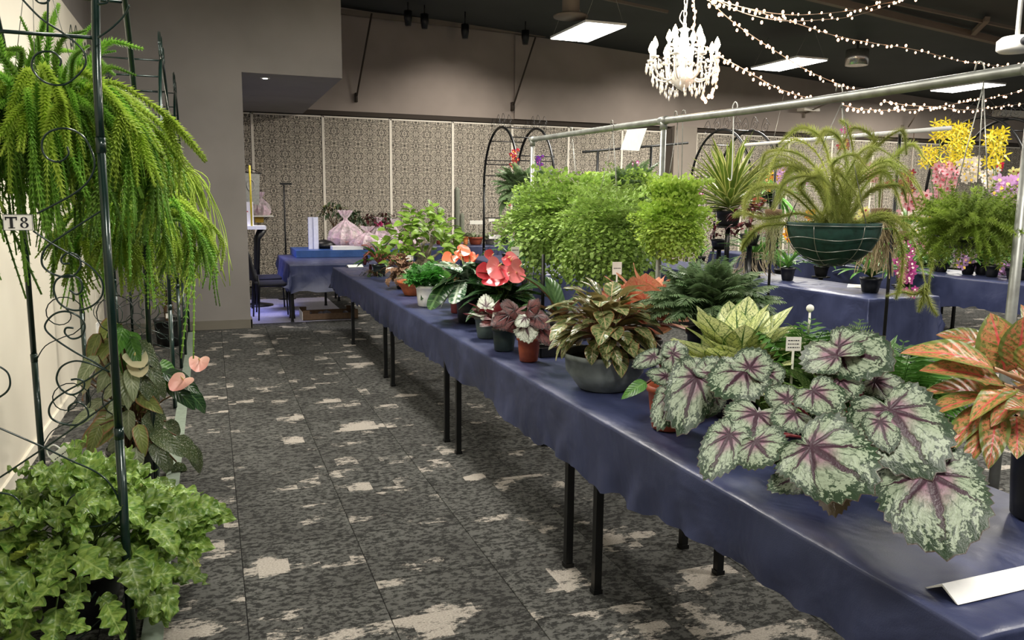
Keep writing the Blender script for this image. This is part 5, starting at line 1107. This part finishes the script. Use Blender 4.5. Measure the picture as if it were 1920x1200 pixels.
# ================================================================ HANGING FERNS ON THE PIPE RAIL
def wire_basket(t, r, d, liner, wire=M_WIRE, rings=5):
    b = MB(); prof = [(r*math.cos(a)*.985, -d*math.sin(a)) for a in [PI/2*(1-i/10) for i in range(11)]]; prof[0] = (.002, -d); prof += [(r, .012), (r*.94, .012), (r*.9, -d*.25), (.002, -d*.3)]
    b.lathe(prof, 32); b.obj('liner', liner, t)
    for i in range(rings):
        a = PI/2*i/rings; q = r*math.cos(a)*1.008+.002; z = -d*math.sin(a)*1.005; wv = .006 if i else 0; b = MB(); b.tube([(q*math.cos(u), q*math.sin(u), z+wv*math.sin(4*u+i)) for u in [2*PI*k/36 for k in range(37)]], .0016, 4, cap=False); b.obj('wire_ring', wire, t)
    b = MB()
    for k in range(6): u = PI*2*k/6+.45; b.tube([(r*1.01*math.cos(a)*math.cos(u), r*1.01*math.cos(a)*math.sin(u), -d*1.02*math.sin(a)) for a in [PI/2*i/8 for i in range(9)]], .0016, 4)
    o = b.obj('wire_rib', wire, t); o['kind'] = 'stuff'
def railz(y): return 2.022+.0125*(y-1.85)+.018
AD = meshes(lambda i: adiantum(i, 10, .062), 6, K['adi'], 'frond'); ADL = meshes(lambda i: adiantum(i+10, 9, .085), 5, K['adi_lime'], 'frond')
def hang_fern(name, label, P, mes, n, L, r=.14, el=(-.5, 1.2), extra=None, liner=M_SOIL, top=None, sq=1, z0=0):
    t = thing(name, label, 'hanging plant', P); wire_basket(t, r, r*.8, liner); hang_wires(t, (top or railz(P[1]))-P[2], r, 0)
    dome(t, mes, n, (0, 0, z0), r*.8, L, el, squash=sq, jit=.5); return t
hang_fern('maidenhair_fern', 'biggest hanging maidenhair fern, left of the pipe rail post', Vector((2.4, 5.25, 1.42)), AD, 200, (.32, .54), .15, (-1.2, 1.15))
hang_fern('maidenhair_fern', 'maidenhair fern hanging lower right, between the biggest one and the post', Vector((2.38, 4.6, 1.40)), AD, 140, (.25, .46), .12, (-1.4, 1.1))
P = Vector((2.42, 3.92, 1.46)); t = hang_fern('lime_fern', 'lime green hanging maidenhair right of the rail post', P, ADL, 170, (.13, .235), .07, (-1.4, 1.4), liner=M_TERRA); dome(t, ADL, 36, (0, 0, .03), .05, (.22, .3), (1.1, 1.52))
P = aty(1180, 385, 8.2); t = thing('table_fern', 'dark green fern on a tall stand behind the biggest maidenhair', 'potted plant', (P.x, P.y, TZ+.004)); b = MB(); b.tube([(0, 0, 0), (0, 0, P.z-TZ-.1)], .03, 8); b.lathe([(.13, 0), (.13, .02), (.03, .03)], 16); b.obj('stand', M_BLACK, t); pot(t, .14, .16, M_BPOT, c=(0, 0, P.z-TZ-.12))
dome(t, AD, 110, (0, 0, P.z-TZ+.05), .08, (.3, .5), (-.5, 1.3)); dome(t, FR, 50, (0, 0, P.z-TZ+.05), .08, (.3, .5), (-.2, 1.3))
P = aty(985, 365, 7.6); t = thing('table_fern', 'dark bushy fern on a black stand at left of the biggest maidenhair', 'potted plant', (P.x, P.y, 0)); b = MB(); b.tube([(0, 0, 0), (0, 0, P.z-.1)], .03, 8); b.lathe([(.18, 0), (.18, .02), (.03, .03)], 16); b.obj('stand', M_BLACK, t); pot(t, .14, .16, M_BPOT, c=(0, 0, P.z-.14))
dome(t, FR, 110, (0, 0, P.z), .08, (.2, .36), (-.8, 1.4))
# green lined basket with foxtail shoots
P = Vector((2.4, 2.66, 1.512)); t = thing('foxtail_basket', 'wire basket with dark green liner and sprawling foxtail shoots', 'hanging plant', P)
wire_basket(t, .185, .165, flat('dark_green_liner', (22, 58, 50), .75, var=.3, bump=.4)); hang_wires(t, railz(2.66)-P.z, .185, 0)
def fox_path(pts, dd, r=.022, nr=60, seed=0):
    Q = [atd(x, y, d)-P for x, y, d in zip([p[0] for p in pts], [p[1] for p in pts], dd)]; m = strand(Q, r*1.25, int(nr*1.2), 7, 1.15, .12, nw=.08, seed=seed); put('foxtail_shoot', m.mesh('foxtail_shoot', K['fox']), t)
FX = [[(1560, 420), (1545, 340), (1500, 290), (1440, 285), (1425, 320)], [(1565, 420), (1560, 330), (1540, 260), (1500, 240), (1460, 270)], [(1575, 420), (1590, 340), (1580, 270), (1550, 245), (1530, 270)], [(1580, 420), (1600, 350), (1640, 280), (1690, 245), (1700, 290)],
      [(1590, 420), (1620, 350), (1670, 300), (1710, 270), (1735, 300)], [(1570, 420), (1555, 350), (1510, 330), (1470, 345), (1450, 390)], [(1550, 420), (1500, 400), (1440, 410), (1395, 400), (1375, 405)], [(1550, 425), (1490, 420), (1430, 425), (1400, 450), (1390, 470)],
      [(1585, 420), (1620, 370), (1650, 350), (1690, 350), (1700, 380)], [(1600, 420), (1650, 405), (1690, 420), (1720, 470), (1735, 530)], [(1600, 420), (1660, 400), (1710, 430), (1745, 480), (1740, 540)], [(1600, 425), (1660, 410), (1690, 460), (1690, 520), (1680, 560)],
      [(1600, 425), (1670, 410), (1730, 410), (1760, 440), (1765, 470)], [(1545, 420), (1480, 360), (1430, 350), (1400, 370), (1395, 410)], [(1560, 420), (1530, 350), (1480, 310), (1430, 330), (1420, 380)], [(1585, 420), (1610, 320), (1640, 265), (1600, 240), (1570, 290)],
      [(1570, 420), (1580, 360), (1560, 310), (1600, 290), (1630, 320)], [(1555, 420), (1520, 380), (1500, 350), (1530, 330), (1560, 350)], [(1735, 530), (1738, 555), (1748, 578), (1758, 592)], [(1740, 540), (1715, 552), (1690, 548), (1660, 556)], [(1735, 535), (1730, 560), (1722, 585)],
      [(1590, 420), (1600, 300), (1590, 240), (1575, 225)], [(1575, 420), (1540, 300), (1490, 262), (1450, 300), (1440, 340)], [(1580, 425), (1610, 380), (1600, 330), (1560, 300), (1530, 320)]]
random.seed(9)
for i, pts in enumerate(FX):
    d0 = 3.3+R(-.12, .12); far = R(-.25, .2); fox_path(pts, [d0+far*k/(len(pts)-1) for k in range(len(pts))] if i < 18 or i > 20 else [3.3]*len(pts), R(.022, .03), 80 if i < 18 else 30, i)
for i in range(15):
    az = R(0, 6.28); L = R(.25, .42); Q = [Vector((R(-.08, .08), R(-.08, .08), 0)), dirv(az, 1.2)*L*.5, dirv(az, .8)*L*.85+Vector((0, 0, .05)), dirv(az+.3, .55)*L, dirv(az+.4, .2)*L*1.05]
    put('foxtail_shoot', strand(Q, R(.024, .036), 70, 7, 1.15, .12, nw=.08, seed=i+50).mesh('foxtail_shoot', K['fox']), t)
# feathery hanging fern nearest right
P = Vector((2.4, 2.02, 1.485)); t = thing('feathery_hanging_fern', 'round feathery fern in a black bowl hanging nearest the right edge', 'hanging plant', P); b = MB(); b.lathe([(.001, -.03), (.06, -.03), (.1, .0), (.104, .012), (.001, .005)], 24); b.obj('bowl', M_BPOT, t); hang_wires(t, railz(2.02)-P.z, .08, 0)
def fluffm(i):
    m = MB(); q = random.Random(i); n = 12
    for k in range(n):
        u = (k+1)/n; p = Vector((u, 0, -.35*u*u)); 
        for j in range(16):
            d = Vector((q.uniform(-.2, 1), q.uniform(-1, 1), q.uniform(-.9, .9))).normalized()*q.uniform(.12, .26)*(1-.35*u); s_ = d.orthogonal().normalized()*.013; m.add([p+s_, p+d, p-s_], [(0, 1, 2)])
    return m
FLF = meshes(fluffm, 5, K['fluff'], 'plume'); dome(t, FLF, 290, (0, 0, .03), .06, (.075, .145), (-.9, 1.5), 'plume', jit=.6)

# ================================================================ BACK ROWS
random.seed(77)
def flower_mesh(nm, mat, lip, n=5, w=.42, ln=1.0, cup=.2):
    m = MB()
    for k in range(n):
        a = 2*PI*k/n+PI/2; c, s_ = math.cos(a), math.sin(a); L = ln*(1 if k % 2 else .9)
        pts = [(0, 0), (.35, w*.5), (.7, w*.55), (1, .0), (.7, -w*.55), (.35, -w*.5)]
        m.add([(cup*x*x*.6, (x*c-y*s_)*L*.5, (x*s_+y*c)*L*.5) for x, y in pts], [(0, 1, 2, 3, 4, 5)], [(x, .5+y) for x, y in pts], 0)
    m.add([(.05, -.08, .03), (.2, -.12, -.12), (.24, 0, -.24), (.2, .12, -.12), (.05, .08, .03)], [(0, 1, 2, 3, 4)], None, 1)
    return m.mesh(nm, [mat, lip])
def PM(nm, a, b=None): return petal(nm, a, b, trans=.3, rough=.5)
L_Y, L_R, L_W, L_M = flat('yellow_lip', (232, 190, 60), .5), flat('wine_lip', (150, 40, 60), .5), flat('pale_lip', (246, 226, 220), .5), flat('magenta_lip', (176, 40, 120), .5)
FLW = {'lav': flower_mesh('flower', PM('lavender_petal', (214, 160, 222), (226, 184, 232)), L_Y, w=.55), 'pink': flower_mesh('flower', PM('pale_pink_petal', (240, 206, 210), (228, 150, 166)), L_R, w=.5), 'white': flower_mesh('flower', PM('white_petal', (246, 238, 226)), L_Y, w=.55),
       'yellow': flower_mesh('flower', PM('spidery_yellow_petal', (236, 214, 40), (240, 226, 70)), L_Y, w=.2, ln=1.4), 'orange': flower_mesh('flower', PM('orange_petal', (238, 170, 40)), L_R, w=.5), 'wine': flower_mesh('flower', PM('wine_petal', (140, 36, 60), (170, 60, 80)), L_Y, w=.5),
       'magenta': flower_mesh('flower', PM('magenta_petal', (180, 50, 140), (206, 90, 160)), L_W, w=.55), 'purple': flower_mesh('flower', PM('purple_petal', (110, 60, 150)), L_M, w=.6), 'red': flower_mesh('flower', PM('red_petal', (206, 50, 76)), L_Y, w=.6), 'cream': flower_mesh('flower', PM('cream_petal', (232, 226, 150)), L_R, w=.5)}
ST_ = [blade(.11, strapf, R(.9, 1.6), .35, 10, 2, seed=i).mesh('leaf', K['green']) for i in range(3)]
STO = [blade(.11, strapf, R(.9, 1.6), .35, 10, 2, seed=i).mesh('leaf', K['olive']) for i in range(2)]
def surf(P):                                                        # height of whatever cloth-covered table lies under a point
    for x0, x1, y0, y1, z in ((5.51, 6.34, 5.6, 11.8, TZ), (8.18, 9.12, 5.2, 12, TZ), (2.9, 7.5, 13.25, 14.15, .815), (3.55, 4.55, 8.5, 11.7, TZ)):
        if x0-.02 <= P.x <= x1+.02 and y0 <= P.y <= y1: return z+.004
    return .0
def row_at(px, row):                                               # a spot on one of the rows straight under a sight line
    x = {2: 5.92, 3: 8.65, 1: 4.05}[row]; P = atx(px, 430, x); return Vector((P.x, P.y, 0))
def orchid(name, label, px, row, boxes, nleaf=14, lf=None, pr=.08, ph=.14, pmat=None, L=(.3, .45), dx=0, hang=False, group=None, y=None):
    B = row_at(px, row) if y is None else aty(px, 430, y); z = surf(B)
    if z < .1 and row == 2 and y is None and not hang: B = row_at(px, 3); z = surf(B)
    if hang: B = atx(px, boxes[0][1]-40, 4.3); z = B.z
    B = Vector((B.x+dx, B.y, z)); t = thing(name, label, 'potted plant', B, 0, group)
    if z < .1:
        zz = .62; b = MB(); b.lathe([(.16, 0), (.16, .02), (.03, .03), (.03, zz-.03), (.12, zz-.02), (.12, zz-.004)], 16); b.obj('stand', M_BLACK, t)
    else: zz = 0
    if hang: ph = 0; b = MB(); b.lathe([(.001, -.04), (.05, -.03), (.055, .02), (.001, .03)], 12); b.tube([(0, 0, 0), (0, 0, 2.09-z)], .002, 4); b.obj('mount', M_BSTEM, t)
    else: pot(t, pr, ph, pmat or M_BPOT, c=(0, 0, zz), n=16)
    c = Vector((0, 0, zz+ph)); D = (B-EYE).dot(FW)
    for k in range(nleaf): put('leaf', random.choice(lf or ST_), t, frame(c, dirv(k*2.4, R(.5, 1.4)), (0, 0, 1), R(*L)))
    S = Stems()
    for (x0, y0, x1, y1, n, kind, px_sz) in boxes:
        prev = None; ctr = atd((x0+x1)/2, y1, D)-B; S.add([c, c*.4+ctr*.6+Vector((0, 0, .05)), ctr], .005)
        for k in range(n):
            u = (k+.5)/n; a = k*2.4; x = (x0+x1)/2+math.cos(a)*(x1-x0)/2*R(.2, 1); yy = y0+(y1-y0)*u
            P = atd(x, yy, D+R(-.08, .08)); s_ = px_sz*D/F0*R(.8, 1.15)
            f = (EYE-P).normalized()+Vector((R(-.5, .5), R(-.2, .2), R(-.4, .4)))
            put('flower', FLW[kind], t, local(t, frame(P, f, (R(-.3, .3), R(-.3, .3), 1), s_)))
            if k % 2 == 0: S.add([ctr, (ctr+P-B)*.5, P-B], .003)
    S.obj(t, M_STEM); return t
orchid('yellow_orchid', 'spidery yellow orchid with tall arching sprays under the right arch', 1762, 2, [(1748, 226, 1775, 262, 14, 'yellow', 17), (1770, 232, 1822, 312, 60, 'yellow', 17), (1722, 275, 1768, 312, 22, 'yellow', 15)], 10)
orchid('yellow_orchid', 'smaller spidery yellow orchid right of the black trellis wire', 1868, 2, [(1845, 242, 1890, 292, 22, 'yellow', 20), (1842, 298, 1885, 310, 8, 'yellow', 18)], 10)
orchid('pink_orchid', 'pale pink orchid spray directly under the yellow one', 1772, 3, [(1742, 306, 1800, 352, 24, 'pink', 18)], 14)
orchid('white_orchid', 'white orchid with pink throats above the feathery hanging fern', 1822, 3, [(1798, 298, 1846, 340, 22, 'white', 18)], 16)
orchid('wine_orchid', 'dark wine red orchid between the basket and the pink orchids', 1690, 3, [(1664, 340, 1695, 350, 8, 'wine', 18), (1688, 322, 1714, 366, 18, 'wine', 18)], 12, y=9.2)
orchid('pink_orchid', 'pale pink orchid with yellow throats, just below the wine red orchid', 1712, 2, [(1686, 364, 1738, 398, 18, 'pink', 22)], 16)
orchid('white_orchid', 'white speckled orchid low beside the black arch leg', 1700, 3, [(1680, 398, 1722, 424, 14, 'white', 17)], 14, y=7.6)
orchid('lavender_orchid', 'large lavender orchid arching in from the right edge', 1925, 2, [(1862, 334, 1925, 372, 26, 'lav', 26), (1890, 372, 1935, 400, 14, 'lav', 26)], 14)
orchid('lavender_orchid', 'lavender orchid cluster hanging beside the feathery fern', 1908, 3, [(1884, 402, 1930, 468, 34, 'lav', 24)], 14)
orchid('lavender_orchid', 'low lavender orchid in a shallow black pot on the right-hand row', 1822, 3, [(1784, 470, 1832, 500, 20, 'lav', 18), (1838, 494, 1860, 512, 4, 'lav', 20), (1868, 488, 1900, 518, 8, 'lav', 20)], 10, L=(.2, .3))
orchid('magenta_orchid', 'magenta dark-eyed orchid hanging low beside the green-lined basket', 1698, 2, [(1680, 480, 1716, 528, 20, 'magenta', 19), (1690, 540, 1722, 555, 4, 'magenta', 17)], 8, hang=True, L=(.15, .25))
orchid('orange_orchid', 'orange-yellow orchid behind the spiky plant', 1452, 3, [(1434, 314, 1468, 340, 14, 'orange', 14), (1430, 348, 1446, 356, 4, 'orange', 12)], 16)
orchid('lavender_orchid', 'lavender orchid spike right of the spiky plant', 1468, 1, [(1455, 312, 1476, 350, 16, 'lav', 15)], 12, y=8.5)
orchid('orange_orchid', 'orange orchid half hidden at left of the green-lined basket', 1482, 2, [(1470, 426, 1488, 454, 9, 'orange', 15), (1512, 396, 1532, 410, 8, 'orange', 15)], 12)
orchid('cream_orchid', 'cream yellow orchid between the two orchid rows', 1612, 3, [(1600, 392, 1640, 410, 10, 'cream', 16), (1560, 405, 1590, 420, 6, 'cream', 16)], 26)
orchid('cream_orchid', 'pale yellow orchid at far right behind the lavender one', 1895, 3, [(1892, 318, 1925, 342, 12, 'cream', 18), (1870, 305, 1880, 318, 3, 'red', 14)], 20, y=10.2)
orchid('magenta_orchid', 'single magenta orchid bloom above the green-lined basket', 1588, 3, [(1576, 236, 1594, 252, 3, 'magenta', 16), (1568, 262, 1600, 278, 6, 'wine', 16)], 10)
orchid('white_orchid', 'white and pink orchid left of the wine red one', 1645, 3, [(1624, 308, 1660, 340, 16, 'pink', 15)], 20, y=9.9)
orchid('red_orchid', 'crimson flower spike hung on the left black arch', 966, 1, [(957, 280, 972, 316, 16, 'red', 9)], 8, y=11.0)
orchid('purple_orchid', 'purple flower spike on the right side of the left black arch', 1011, 1, [(1002, 292, 1017, 318, 14, 'purple', 9)], 8, y=10.6)
orchid('magenta_orchid', 'tall magenta flower spike between the display frame posts', 1190, 1, [(1183, 303, 1197, 342, 20, 'magenta', 9)], 12, y=10.8)
orchid('red_orchid', 'small red flowers beside the bushy fern at left arch', 953, 1, [(948, 350, 956, 386, 6, 'red', 7)], 6, y=10.0)
orchid('magenta_orchid', 'tiny magenta bloom above the lime green hanging fern', 1316, 1, [(1311, 356, 1320, 368, 3, 'magenta', 11)], 8, y=10.8)
for px, row, y, lab in [(1640, 2, None, 'leafy orchid without flowers right of the green-lined basket'), (1545, 3, 8.8, 'leafy orchid behind the green-lined basket'), (1430, 1, 9.5, 'tall leafy orchid seen through the arch beside the spiky plant'), (1735, 3, 8.4, 'leafy orchid clump beneath the wine red orchid'), (1600, 3, 10.5, 'leafy orchid at the back of the right-hand row'), (1850, 3, 7.2, 'leafy orchid behind the feathery hanging fern')]:
    orchid('leafy_orchid', lab, px, row, [], 30, pr=.1, L=(.35, .6), y=y)
for px, row, y, lab, boxes in [(1780, 3, 9.6, 'pale pink orchid far back, under the yellow sprays', [(1750, 345, 1790, 372, 16, 'pink', 14)]), (1860, 3, 9.8, 'white orchid low beside the lavender cluster at far right', [(1846, 318, 1872, 352, 14, 'white', 14)]),
                         (1740, 2, 8.6, 'white orchid low between the black arch leg and feathery fern', [(1716, 404, 1752, 440, 16, 'white', 15)]), (1400, 1, 11.0, 'cream orchid glimpsed right of the spiky plant pot', [(1390, 384, 1412, 404, 8, 'cream', 10)]),
                         (1705, 2, 7.4, 'wine spotted orchid above the magenta one', [(1690, 448, 1750, 476, 10, 'magenta', 13)]), (1560, 2, 9.4, 'pale lavender orchid behind the foxtail shoots', [(1490, 325, 1512, 345, 6, 'lav', 12)])]:
    orchid('back_orchid', lab, px, row, boxes, 22, y=y)
# spiky plant on a stand, wine red foliage and small pots under the arch
P = aty(1365, 424, 8.4); t = thing('spiky_cordyline', 'spiky plant of pale edged sword leaves in a black pot inside the middle arch', 'potted plant', (P.x, P.y, 0)); z = surf(P); b = MB(); b.tube([(0, 0, z), (0, 0, P.z)], .03, 8); b.lathe([(.16, z), (.16, z+.02), (.03, z+.03)], 16); b.lathe([(.14, P.z-.02), (.14, P.z)], 16); b.obj('stand', M_BLACK, t)
pot(t, .15, .19, M_BPOT, .12, c=(0, 0, P.z)); SP = [blade(.10, lance, R(.2, .8), .5, 10, 2, seed=i).mesh('leaf', K['spiky']) for i in range(4)]
for k in range(95): tt = k/95; put('leaf', SP[k % 4], t, frame((0, 0, P.z+.2+.12*tt), dirv(k*2.4, -.1+1.5*tt**.8), (0, 0, 1), (R(.55, .75)*(1+.22*tt), R(.6, .9), R(.5, .7))))
DR = [blade(.5, ovate, .7, .2, 6, 4, .03, seed=i).mesh('leaf', K['darkred']) for i in range(2)]
for px, py, y, lab, n in [(1408, 412, 7.7, 'dark red leaved plant between the arch and the green-lined basket', 100), (1350, 425, 8.9, 'dark red leaved plant behind the lime green hanging fern', 60)]:
    P = aty(px, py, y); z = surf(P); t = thing('red_foliage_plant', lab, 'potted plant', (P.x, P.y, 0)); b = MB(); b.lathe([(.14, z), (.14, z+.02), (.03, z+.03), (.03, P.z-.3), (.12, P.z-.29)], 14); b.obj('stand', M_BLACK, t); pot(t, .11, .13, M_BPOT, c=(0, 0, P.z-.29), n=16)
    for k in range(n): az = R(0, 6.28); e = R(-.6, 1.4); q = R(.5, 1)*.23; put('leaf', DR[k % 2], t, frame((math.cos(az)*math.cos(e)*q, math.sin(az)*math.cos(e)*q, P.z+math.sin(e)*q*1.1), dirv(az+R(-.8, .8), R(-.8, .6)), (0, 0, 1), R(.07, .11)))
P = aty(1422, 378, 9.2); t = thing('hanging_terracotta_pot', 'small tilted terracotta pot hanging under the middle arch', 'pot', P); b = MB(); b.lathe([(.05, -.13), (.09, .04), (.1, .06), (.085, .06), (.05, -.08)], 18); b.obj('pot', M_TERRA, t); t.rotation_euler = (.3, .25, 0); b = MB(); b.tube([(0, 0, .06), (-.35, 0, 1.4)], .003, 4); b.obj('wire', M_WIRE, t)
# root bundles and moss hanging from the white rail
for (px0, y0, y1, w, n, lab, X, c) in [(1652, 400, 520, 46, 230, 'tangle of tan aerial roots hanging right of the green-lined basket', 4.3, (176, 160, 124)), (1450, 400, 505, 18, 70, 'pale moss and roots hanging left of the green-lined basket', 4.3, (150, 150, 104))]:
    A = atx(px0, y0, X); t = thing('aerial_roots', lab, 'roots', A); b = MB(); D = (A-EYE).dot(FW)
    for k in range(n):
        a = R(-1, 1); p = Vector((R(-.06, .06), a*.07, R(-.08, .02))); q = w*D/F0; e = Vector((R(-.6, .6)*q, R(-.9, .9)*q, -R(.35, 1)*(y1-y0)*D/F0)); b.tube(bez([p, p*.5+e*.4+Vector((R(-.05, .05), R(-.06, .06), .04)), e+Vector((R(-.03, .03), R(-.03, .03), 0))], 4), R(.0016, .0035), 3, cap=False)
    o = b.obj('roots', flat('root_%d' % px0, c, .85), t); o['kind'] = 'stuff'
    b = MB(); b.tube([(0, 0, 0), (0, 0, .32)], .003, 4); b.lathe([(.001, -.05), (.06, -.03), (.07, .03), (.001, .04)], 12); b.obj('mount', M_BSTEM, t)
P = atz(1488, 514, TZ); t = thing('rooty_orchid', 'black pot with tangled pale roots spilling onto the middle row cloth', 'potted plant', (5.95, P.y if 5.6 < P.y < 11.8 else 7.9, TZ+.004)); pot(t, .10, .2, M_BPOT, .085); b = MB()
for k in range(60):
    az = R(0, 6.28); q = R(.1, .2); b.tube(bez([(R(-.05, .05), R(-.05, .05), .2), dirv(az, .6)*.12+Vector((0, 0, .2)), (q*math.cos(az), q*math.sin(az), R(.02, .2)), (q*1.4*math.cos(az+.4), q*1.4*math.sin(az+.4), .006)], 4), .0028, 3, cap=False)
o = b.obj('roots', flat('pale_roots', (190, 176, 146), .8), t); o['kind'] = 'stuff'
for k in range(10): put('leaf', ST_[k % 3], t, frame((0, 0, .2), dirv(k*2.4, R(.5, 1.3)), (0, 0, 1), R(.3, .5)))
# cacti and little pots on the back wall table
def bt(px, y=13.7): P = aty(px, 430, y); return Vector((P.x, P.y, .819))
P = bt(857); t = thing('column_cactus', 'tall grey-green column cactus with a short side arm', 'potted plant', P); pot(t, .09, .14, M_TERRA, n=16); M_CA = flat('grey_green_cactus', (120, 124, 108), .8, bump=.8, scale=60)
def cact(b, x, r, z0, z1):
    n = 20; V = []; prof = [(r*.9, z0), (r, z0+.05), (r, z1-.06), (r*.8, z1-.02), (r*.1, z1)]
    for q, z in prof:
        for k in range(n): a = 2*PI*k/n; f = q*(1 if k % 2 else .84); V.append((x+f*math.cos(a), f*math.sin(a), z))
    b.add(V, [(i*n+k, i*n+(k+1) % n, (i+1)*n+(k+1) % n, (i+1)*n+k) for i in range(4) for k in range(n)])
b = MB(); cact(b, 0, .048, .1, 1.0); b.obj('stem', M_CA, t); b = MB(); cact(b, .09, .04, .2, .55); b.tube([(.02, 0, .25), (.09, 0, .22)], .035, 8); b.obj('side_arm', M_CA, t)
P = bt(826); t = thing('column_cactus', 'short rounded column cactus left of the tall one', 'potted plant', P); pot(t, .09, .14, M_TERRA, n=16); b = MB(); cact(b, 0, .06, .1, .66); b.obj('stem', M_CA, t)
GR = [blade(.05, strapf, 1.2, .3, 8, 2).mesh('leaf', K['olive'])]
for px, lab, r, h, m_, kind in [(873, 'small cream and orange banded pot at left on the back table', .05, .14, flat('banded_pot', (226, 140, 80), .5), 'moss'), (892, 'low wide terracotta pan with a pale cushion plant on the back table', .13, .13, M_TERRA, 'moss'),
                          (918, 'small grey pot of dark cushion plants on the back table', .09, .1, flat('grey_pot', (120, 116, 108), .6), 'moss'), (945, 'tufted grass plant behind the left arch leg', .09, .14, M_BPOT, 'grass'), (975, 'tall grassy plant in front of the pale sheet on the back table', .09, .14, M_BPOT, 'grass'), (935, 'little white pot on the back table by the left arch', .05, .09, M_WHITE, 'moss')]:
    P = bt(px, 13.6); t = thing('small_pot_plant', lab, 'potted plant', P); pot(t, r, h, m_, n=16)
    if kind == 'grass':
        for k in range(36): put('leaf', GR[0], t, frame((0, 0, h), dirv(k*2.4, R(.4, 1.45)), (0, 0, 1), R(.3, .6)))
    else:
        for k in range(24): put('leaf', BL['paleveined'][k % 3], t, frame((R(-.6, .6)*r, R(-.6, .6)*r, h), dirv(k*2.4, R(.2, 1.3)), (0, 0, 1), R(.07, .13)))
for px, py, w, lab in [(895, 417, .28, 'wide white name strip standing on the back table'), (922, 412, .12, 'small white name card standing behind the left arch leg'), (928, 444, .22, 'white card lying flat at the edge of the back table')]:
    P = aty(px, py, 13.45 if py > 430 else 13.95); b = MB(); b.box((-w/2, -.002, -.035), (w/2, .002, .035)); b.tube([(0, .004, .8-P.z+.02), (0, .004, 0)], .003, 4)
    o = b.obj('name_strip', M_CARD, None, False); o.location = P; tag(o, lab, 'card')
# umbrella tree, dark shrubs behind the hampers
def shrub(name, lab, P, r, hh, mes, n, L, zb=.794, leafn='leaf', squash=.8):
    t = thing(name, lab, 'potted plant', (P.x, P.y, zb)); pot(t, .1, .12, M_BPOT, n=16); H = P.z-zb; S = Stems()
    for k in range(n):
        az = R(0, 6.28); e = R(-.5, 1.4); q = R(.5, 1)*r; p = Vector((math.cos(az)*math.cos(e)*q, math.sin(az)*math.cos(e)*q, H+math.sin(e)*q*squash)); put(leafn, mes[k % len(mes)], t, frame(p, dirv(az+R(-.8, .8), R(-.9, .6)), (0, 0, 1), R(*L)))
        if k % 9 == 0: S.add([(0, 0, .1), (0, 0, H*.55), p], .005)
    S.obj(t, M_BSTEM); return t
DK = [blade(.4, ovate, .8, .2, 6, 4, seed=i).mesh('leaf', K['darkgreen2']) for i in range(2)]
shrub('umbrella_tree', 'loose dark green umbrella-leaved bonsai behind the tall hamper', aty(627, 396, 12.95), .2, 0, [blade(.3, lance, .8, .2).mesh('leaf', K['olive'])]+DK, 90, (.08, .13))
shrub('dark_shrub', 'dense dark green shrub right of the umbrella-leaved bonsai', aty(661, 410, 12.95), .19, 0, DK, 130, (.07, .11))
shrub('brown_shrub', 'brownish red shrub behind the magenta hampers', aty(692, 415, 13.05), .16, 0, DR+DK[:1], 90, (.06, .1))
shrub('brown_shrub', 'reddish green shrub left of the bright fig', aty(722, 415, 13.9), .2, 0, DR+DK, 90, (.06, .1), .04)
t = bpy.data.objects[bpy.data.objects[-1].name] if 0 else None
# grassy and leafy plants against the back wall seen over the maidenhair
for px, py, y, lab, kind, r in [(1118, 335, 12.0, 'pale airy plant by the left post of the display frame', 'air', .3), (1165, 345, 12.4, 'thin leaved palm between the display frame posts', 'grass', .3), (1230, 345, 11.5, 'narrow leaved plant just left of the pipe rail post', 'grass', .35), (1448, 345, 12.0, 'broad light green orchid leaves seen through the middle arch', 'strap', .4)]:
    P = aty(px, py, y); t = thing('back_row_plant', lab, 'potted plant', (P.x, P.y, 0)); b = MB(); b.lathe([(.16, 0), (.16, .02), (.03, .03), (.03, P.z-.35), (.12, P.z-.34)], 14); b.obj('stand', M_BLACK, t); pot(t, .11, .13, M_BPOT, c=(0, 0, P.z-.34), n=16)
    if kind == 'air': dome(t, ADL, 40, (0, 0, P.z-.2), .05, (.25, .4), (.2, 1.4))
    else:
        for k in range(50): put('leaf', (GR if kind == 'grass' else ST_)[k % (1 if kind == 'grass' else 3)], t, frame((0, 0, P.z-.2), dirv(k*2.4, R(-.1, 1.4)), (0, 0, 1), R(.35, .6)*(1 if kind == 'grass' else 1.3)))
# wire hooks hanging from the pipe rail
for px, py0, py1, lab in [(1282, 222, 345, 'long thin wire hook holding the lime green fern'), (1378, 212, 350, 'white S hook hanging empty from the pipe rail before the spiky plant')]:
    A = atx(px, py0, 2.4); B = atx(px-4, py1, 2.4); b = MB(); h_ = A.z-B.z; A.z = railz(A.y)
    b.tube(bez([(0, 0, -.03), (0, -.018, .0), (0, 0, .022), (0, .022, .0), (0, .01, -.05), (0, 0, -h_*.9), (0, .012, -h_), (0, .03, -h_*.97)], 5), .0028, 5); o = b.obj('wire_hook', M_WHITE if px > 1300 else M_WIRE); o.location = A; tag(o, lab, 'hook')
